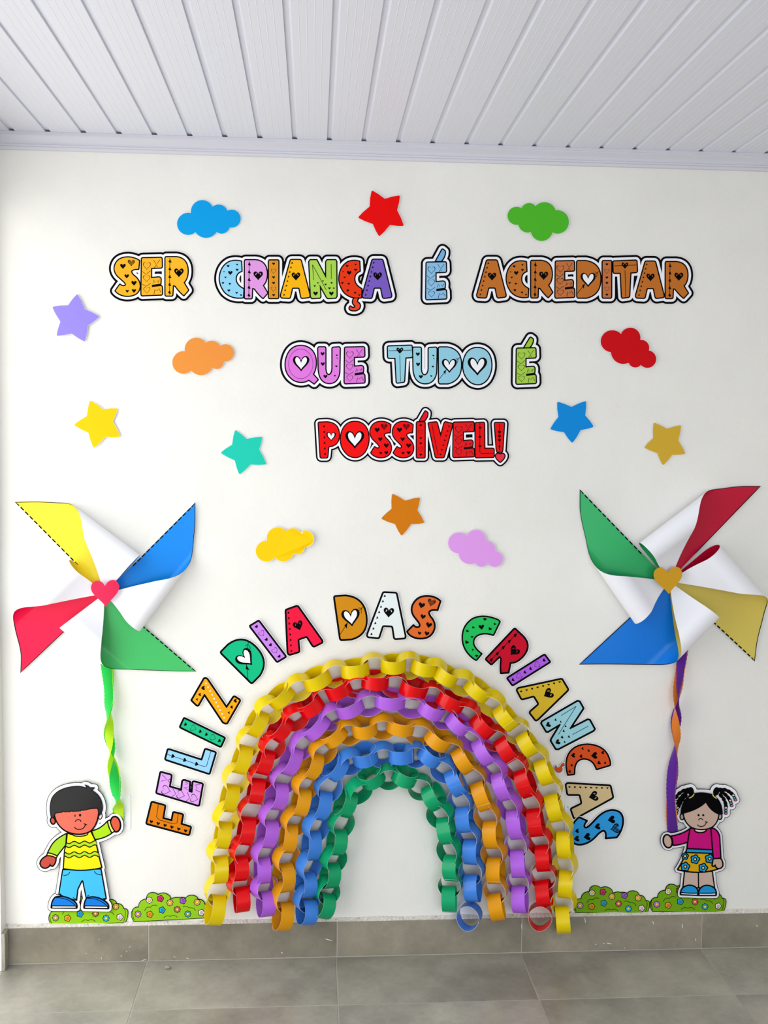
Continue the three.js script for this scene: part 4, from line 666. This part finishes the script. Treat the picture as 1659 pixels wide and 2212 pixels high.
// ---------------------------------------------------------------- paper chains
// Front faces of the links that lie flat to the wall, measured one by one; every second link stands ring-wise between them.
const CHAINS = [
  ['yellow', '#e2c702', 'yellow paper chain, outermost arc of the rainbow', [[470.2, 1976.4], [478.7, 1888.3], [485.7, 1813], [502.6, 1732.5], [527.2, 1649.6], [559.6, 1571.8], [610.1, 1516.1], [685.3, 1475.9], [768.3, 1453.9], [852, 1446.1], [917, 1450], [964.4, 1469.4], [1031.8, 1501.8], [1094, 1558.9], [1140.7, 1617.2], [1174.4, 1678.1], [1197.7, 1754.5], [1217.1, 1835.2], [1219.7, 1919.4], [1214.5, 1997.2]]],
  ['red', '#e2060f', 'red paper chain just inside the yellow arc', [[528, 1951.3], [520.7, 1884.4], [536.3, 1804.1], [557, 1718.2], [576.4, 1654.8], [611.4, 1584.8], [672.4, 1534], [733, 1499.2], [812.3, 1479.8], [894.4, 1499.2], [974.8, 1525.2], [1044.8, 1577], [1094, 1628.8], [1132.9, 1701.4], [1156, 1786.5], [1173, 1863.7], [1174.4, 1938.9], [1166.6, 1980]]],
  ['purple', '#b263e0', 'purple paper chain between the red and orange arcs', [[582.9, 1960.9], [573.9, 1889.6], [585.5, 1810.5], [606.3, 1729.9], [636.1, 1654.8], [686, 1580], [756.6, 1538.1], [844, 1523], [933.3, 1543.3], [987.7, 1574.4], [1043.5, 1635.3], [1081, 1709.2], [1110.9, 1791.1], [1117.3, 1875.3], [1118.6, 1953.1]]],
  ['orange', '#e39a0c', 'orange paper chain between the purple and blue arcs', [[620.5, 1989.4], [623.1, 1905.2], [629.6, 1820.9], [655.5, 1742.9], [680.1, 1663.8], [725.5, 1600], [789, 1582.2], [865.9, 1580.9], [947.6, 1608.1], [1000.7, 1652.2], [1038.3, 1729.9], [1059, 1813.1], [1066.8, 1890.9], [1070.7, 1970]]],
  ['blue', '#3f82dc', 'blue paper chain between the orange and green arcs', [[671, 1980], [671, 1920.7], [682.7, 1836.5], [700.9, 1749.4], [732, 1670], [790.3, 1644.4], [868, 1639.2], [930, 1643], [982.6, 1700.1], [1000.7, 1780.5], [1013.7, 1849.4], [1014.2, 1928.5], [1013.7, 1980]]],
  ['green', '#0d9f68', 'green paper chain, innermost and smallest arc of the rainbow', [[707.3, 1967.4], [722.9, 1901.3], [735.9, 1828.7], [754, 1746.8], [807.1, 1692.3], [875, 1690], [934.6, 1732.5], [958.7, 1804.6], [970.9, 1884.4], [967, 1951.8]]],
];
function linkGeometry(C, t, n, b, L2, T2, w2, wob, colour) {
  const ink = new THREE.Color(colour).toArray(), edge = new THREE.Color(colour).lerp(new THREE.Color('#ffffff'), 0.55).toArray(); // dyed faces, paler cut edges // a loop of strip: long along t, deep along n, wide along b, its ends lapped
  const seg = 46, lap = 0.42, th0 = wob[0], e = 1.72, thick = 0.0007, P = [], ix = [];
  for (let i = 0; i <= seg; i++) {
    const f = i / seg, th = th0 + f * (Math.PI * 2 + lap), grow = 1 + 0.022 * Math.max(0, (f - 0.86) / 0.14) - 0.004;
    const c = Math.cos(th), s = Math.sin(th), sq = (x) => Math.sign(x) * Math.abs(x) ** (2 / e);
    const kk = 1 + wob[1] * Math.cos(2 * th + wob[2]) + wob[3] * Math.cos(3 * th);
    const u = (0.62 * sq(c) + 0.38 * c) * L2 * kk * grow, v = (0.62 * sq(s) + 0.38 * s) * T2 * kk * grow;
    const c2 = 1 / Math.hypot(u, v), ou = u * c2, ov = v * c2;
    for (const [q, r] of [[-1, 0], [1, 0], [1, 1], [-1, 1]]) {
      const uu = u + ou * thick * r, vv = v + ov * thick * r, p = C.clone().addScaledVector(t, uu).addScaledVector(n, vv).addScaledVector(b, q * w2 + wob[4] * v * 0.12); P.push(p.x, p.y, p.z);
    }
  }
  // separate vertices per face for crisp strip edges
  const Q = [], J = []; const quad = (k0, k1) => { const base = Q.length / 3; for (let i = 0; i <= seg; i++) for (const k of [k0, k1]) Q.push(P[(i * 4 + k) * 3], P[(i * 4 + k) * 3 + 1], P[(i * 4 + k) * 3 + 2]); for (let i = 0; i < seg; i++) { const a = base + i * 2; J.push(a, a + 1, a + 2, a + 1, a + 3, a + 2); } };
  const K = []; for (const e of [0, 1, 0, 1]) { quad(...[[0, 1], [1, 2], [2, 3], [3, 0]][K.length / 3 / (2 * seg + 2)]); for (let i = 0; i < 2 * seg + 2; i++) K.push(...(e ? edge : ink)); }
  for (const i of [0, seg]) { const base = Q.length / 3; for (let k = 0; k < 4; k++) Q.push(P[(i * 4 + k) * 3], P[(i * 4 + k) * 3 + 1], P[(i * 4 + k) * 3 + 2]); J.push(base, base + 1, base + 2, base, base + 2, base + 3); for (let k = 0; k < 4; k++) K.push(...edge); }
  const g = new THREE.BufferGeometry(); g.setAttribute('position', new THREE.Float32BufferAttribute(Q, 3)); g.setAttribute('color', new THREE.Float32BufferAttribute(K, 3)); g.setIndex(J); g.computeVertexNormals(); return g;
}
for (const [name, colour, label, px] of CHAINS) {
  const T2 = 0.035, W2 = 0.022, ZC = 0.046, TB2 = 0.0378, root = thing('paper_chain', label, 'paper chain', onWall(852, 1995, 0), 'paper chains of the rainbow');
  const mat = paper('#ffffff', 0.33, 0.45).clone(), endRing = name === 'red' || name === 'blue'; mat.vertexColors = true;
  const faces = endRing ? px.slice(0, -1) : px, n = faces.length, centre = onWall(846, 1800, ZC);
  const rough = faces.map(([x, y]) => onWall(x, y, ZC + T2)), frames = [];
  for (let i = 0; i < n; i++) {
    const a = rough[Math.max(0, i - 1)], c = rough[Math.min(n - 1, i + 1)], t = c.clone().sub(a).setZ(0).normalize();
    const inward = V(t.y, -t.x); if (inward.dot(centre.clone().sub(rough[i])) < 0) inward.negate();
    const tw = 0.2 + 0.14 * Math.abs(t.y) + jit(0.1), nn = V(0, 0, Math.cos(tw)).addScaledVector(inward, Math.sin(tw)).normalize();
    const lean = jit(0.06) + (i === 0 ? -0.16 : i === n - 1 ? 0.12 : 0); t.applyAxisAngle(V(0, 0, 1), lean);
    const bb = nn.clone().cross(t).normalize(), tt = bb.clone().cross(nn).normalize();
    frames.push({ C: rough[i].clone().addScaledVector(nn, -T2), t: tt, n: nn, b: bb });
  }
  const gapAt = (i) => { const l = []; if (i > 0) l.push(frames[i].C.distanceTo(frames[i - 1].C)); if (i < n - 1) l.push(frames[i].C.distanceTo(frames[i + 1].C)); return l.reduce((a, b) => a + b) / l.length; };
  const rings = [];
  for (let i = 0; i < n; i++) {
    const f = frames[i], L2 = Math.min(0.049, Math.max(0.04, gapAt(i) * 0.36));
    rings.push([f, linkGeometry(f.C, f.t, f.n, f.b, L2, T2, W2, [rnd() * 6.28, jit(0.025), rnd() * 6, jit(0.02), jit(1)], colour)]);
    if (i < n - 1) {
      const tilt = 0.07 + 0.14 * Math.abs(frames[i].t.y) + jit(0.08), g = frames[i + 1], C = f.C.clone().add(g.C).multiplyScalar(0.5), t = g.C.clone().sub(f.C).normalize(), nn0 = f.n.clone().add(g.n).normalize(), b = nn0.clone().cross(t).normalize().applyAxisAngle(t, jit(0.14)), nn0b = t.clone().cross(b).normalize(), side = nn0b.dot(nn0) < 0 ? -1 : 1, inw = V(t.y, -t.x), sg = inw.dot(centre.clone().sub(C)) < 0 ? -1 : 1;
      const nn = nn0b.multiplyScalar(side).addScaledVector(inw.normalize(), sg * Math.tan(tilt)).normalize(), bb = nn.clone().cross(t).normalize();
      rings.push([null, linkGeometry(C, t, bb, nn, Math.min(0.049, Math.max(0.04, f.C.distanceTo(g.C) * 0.36)), TB2 * (1 + jit(0.06)), W2, [rnd() * 6.28, jit(0.03), rnd() * 6, jit(0.03), jit(0.6)], colour)]);
    }
  }
  if (endRing) { const f = frames[n - 1], C = onWall(...px[px.length - 1], ZC), t = C.clone().sub(f.C).setZ(0).normalize(), nn = f.n, b = nn.clone().cross(t).normalize(); rings.push([null, linkGeometry(C.addScaledVector(t, -0.002), t, b, t.clone().cross(b), 0.040, 0.0375, W2, [4.5, 0.02, 1, 0.02, 0], colour)]); }
  for (const [, g] of rings) part(root, 'link', g, mat);
}

renderer.render(scene, camera);
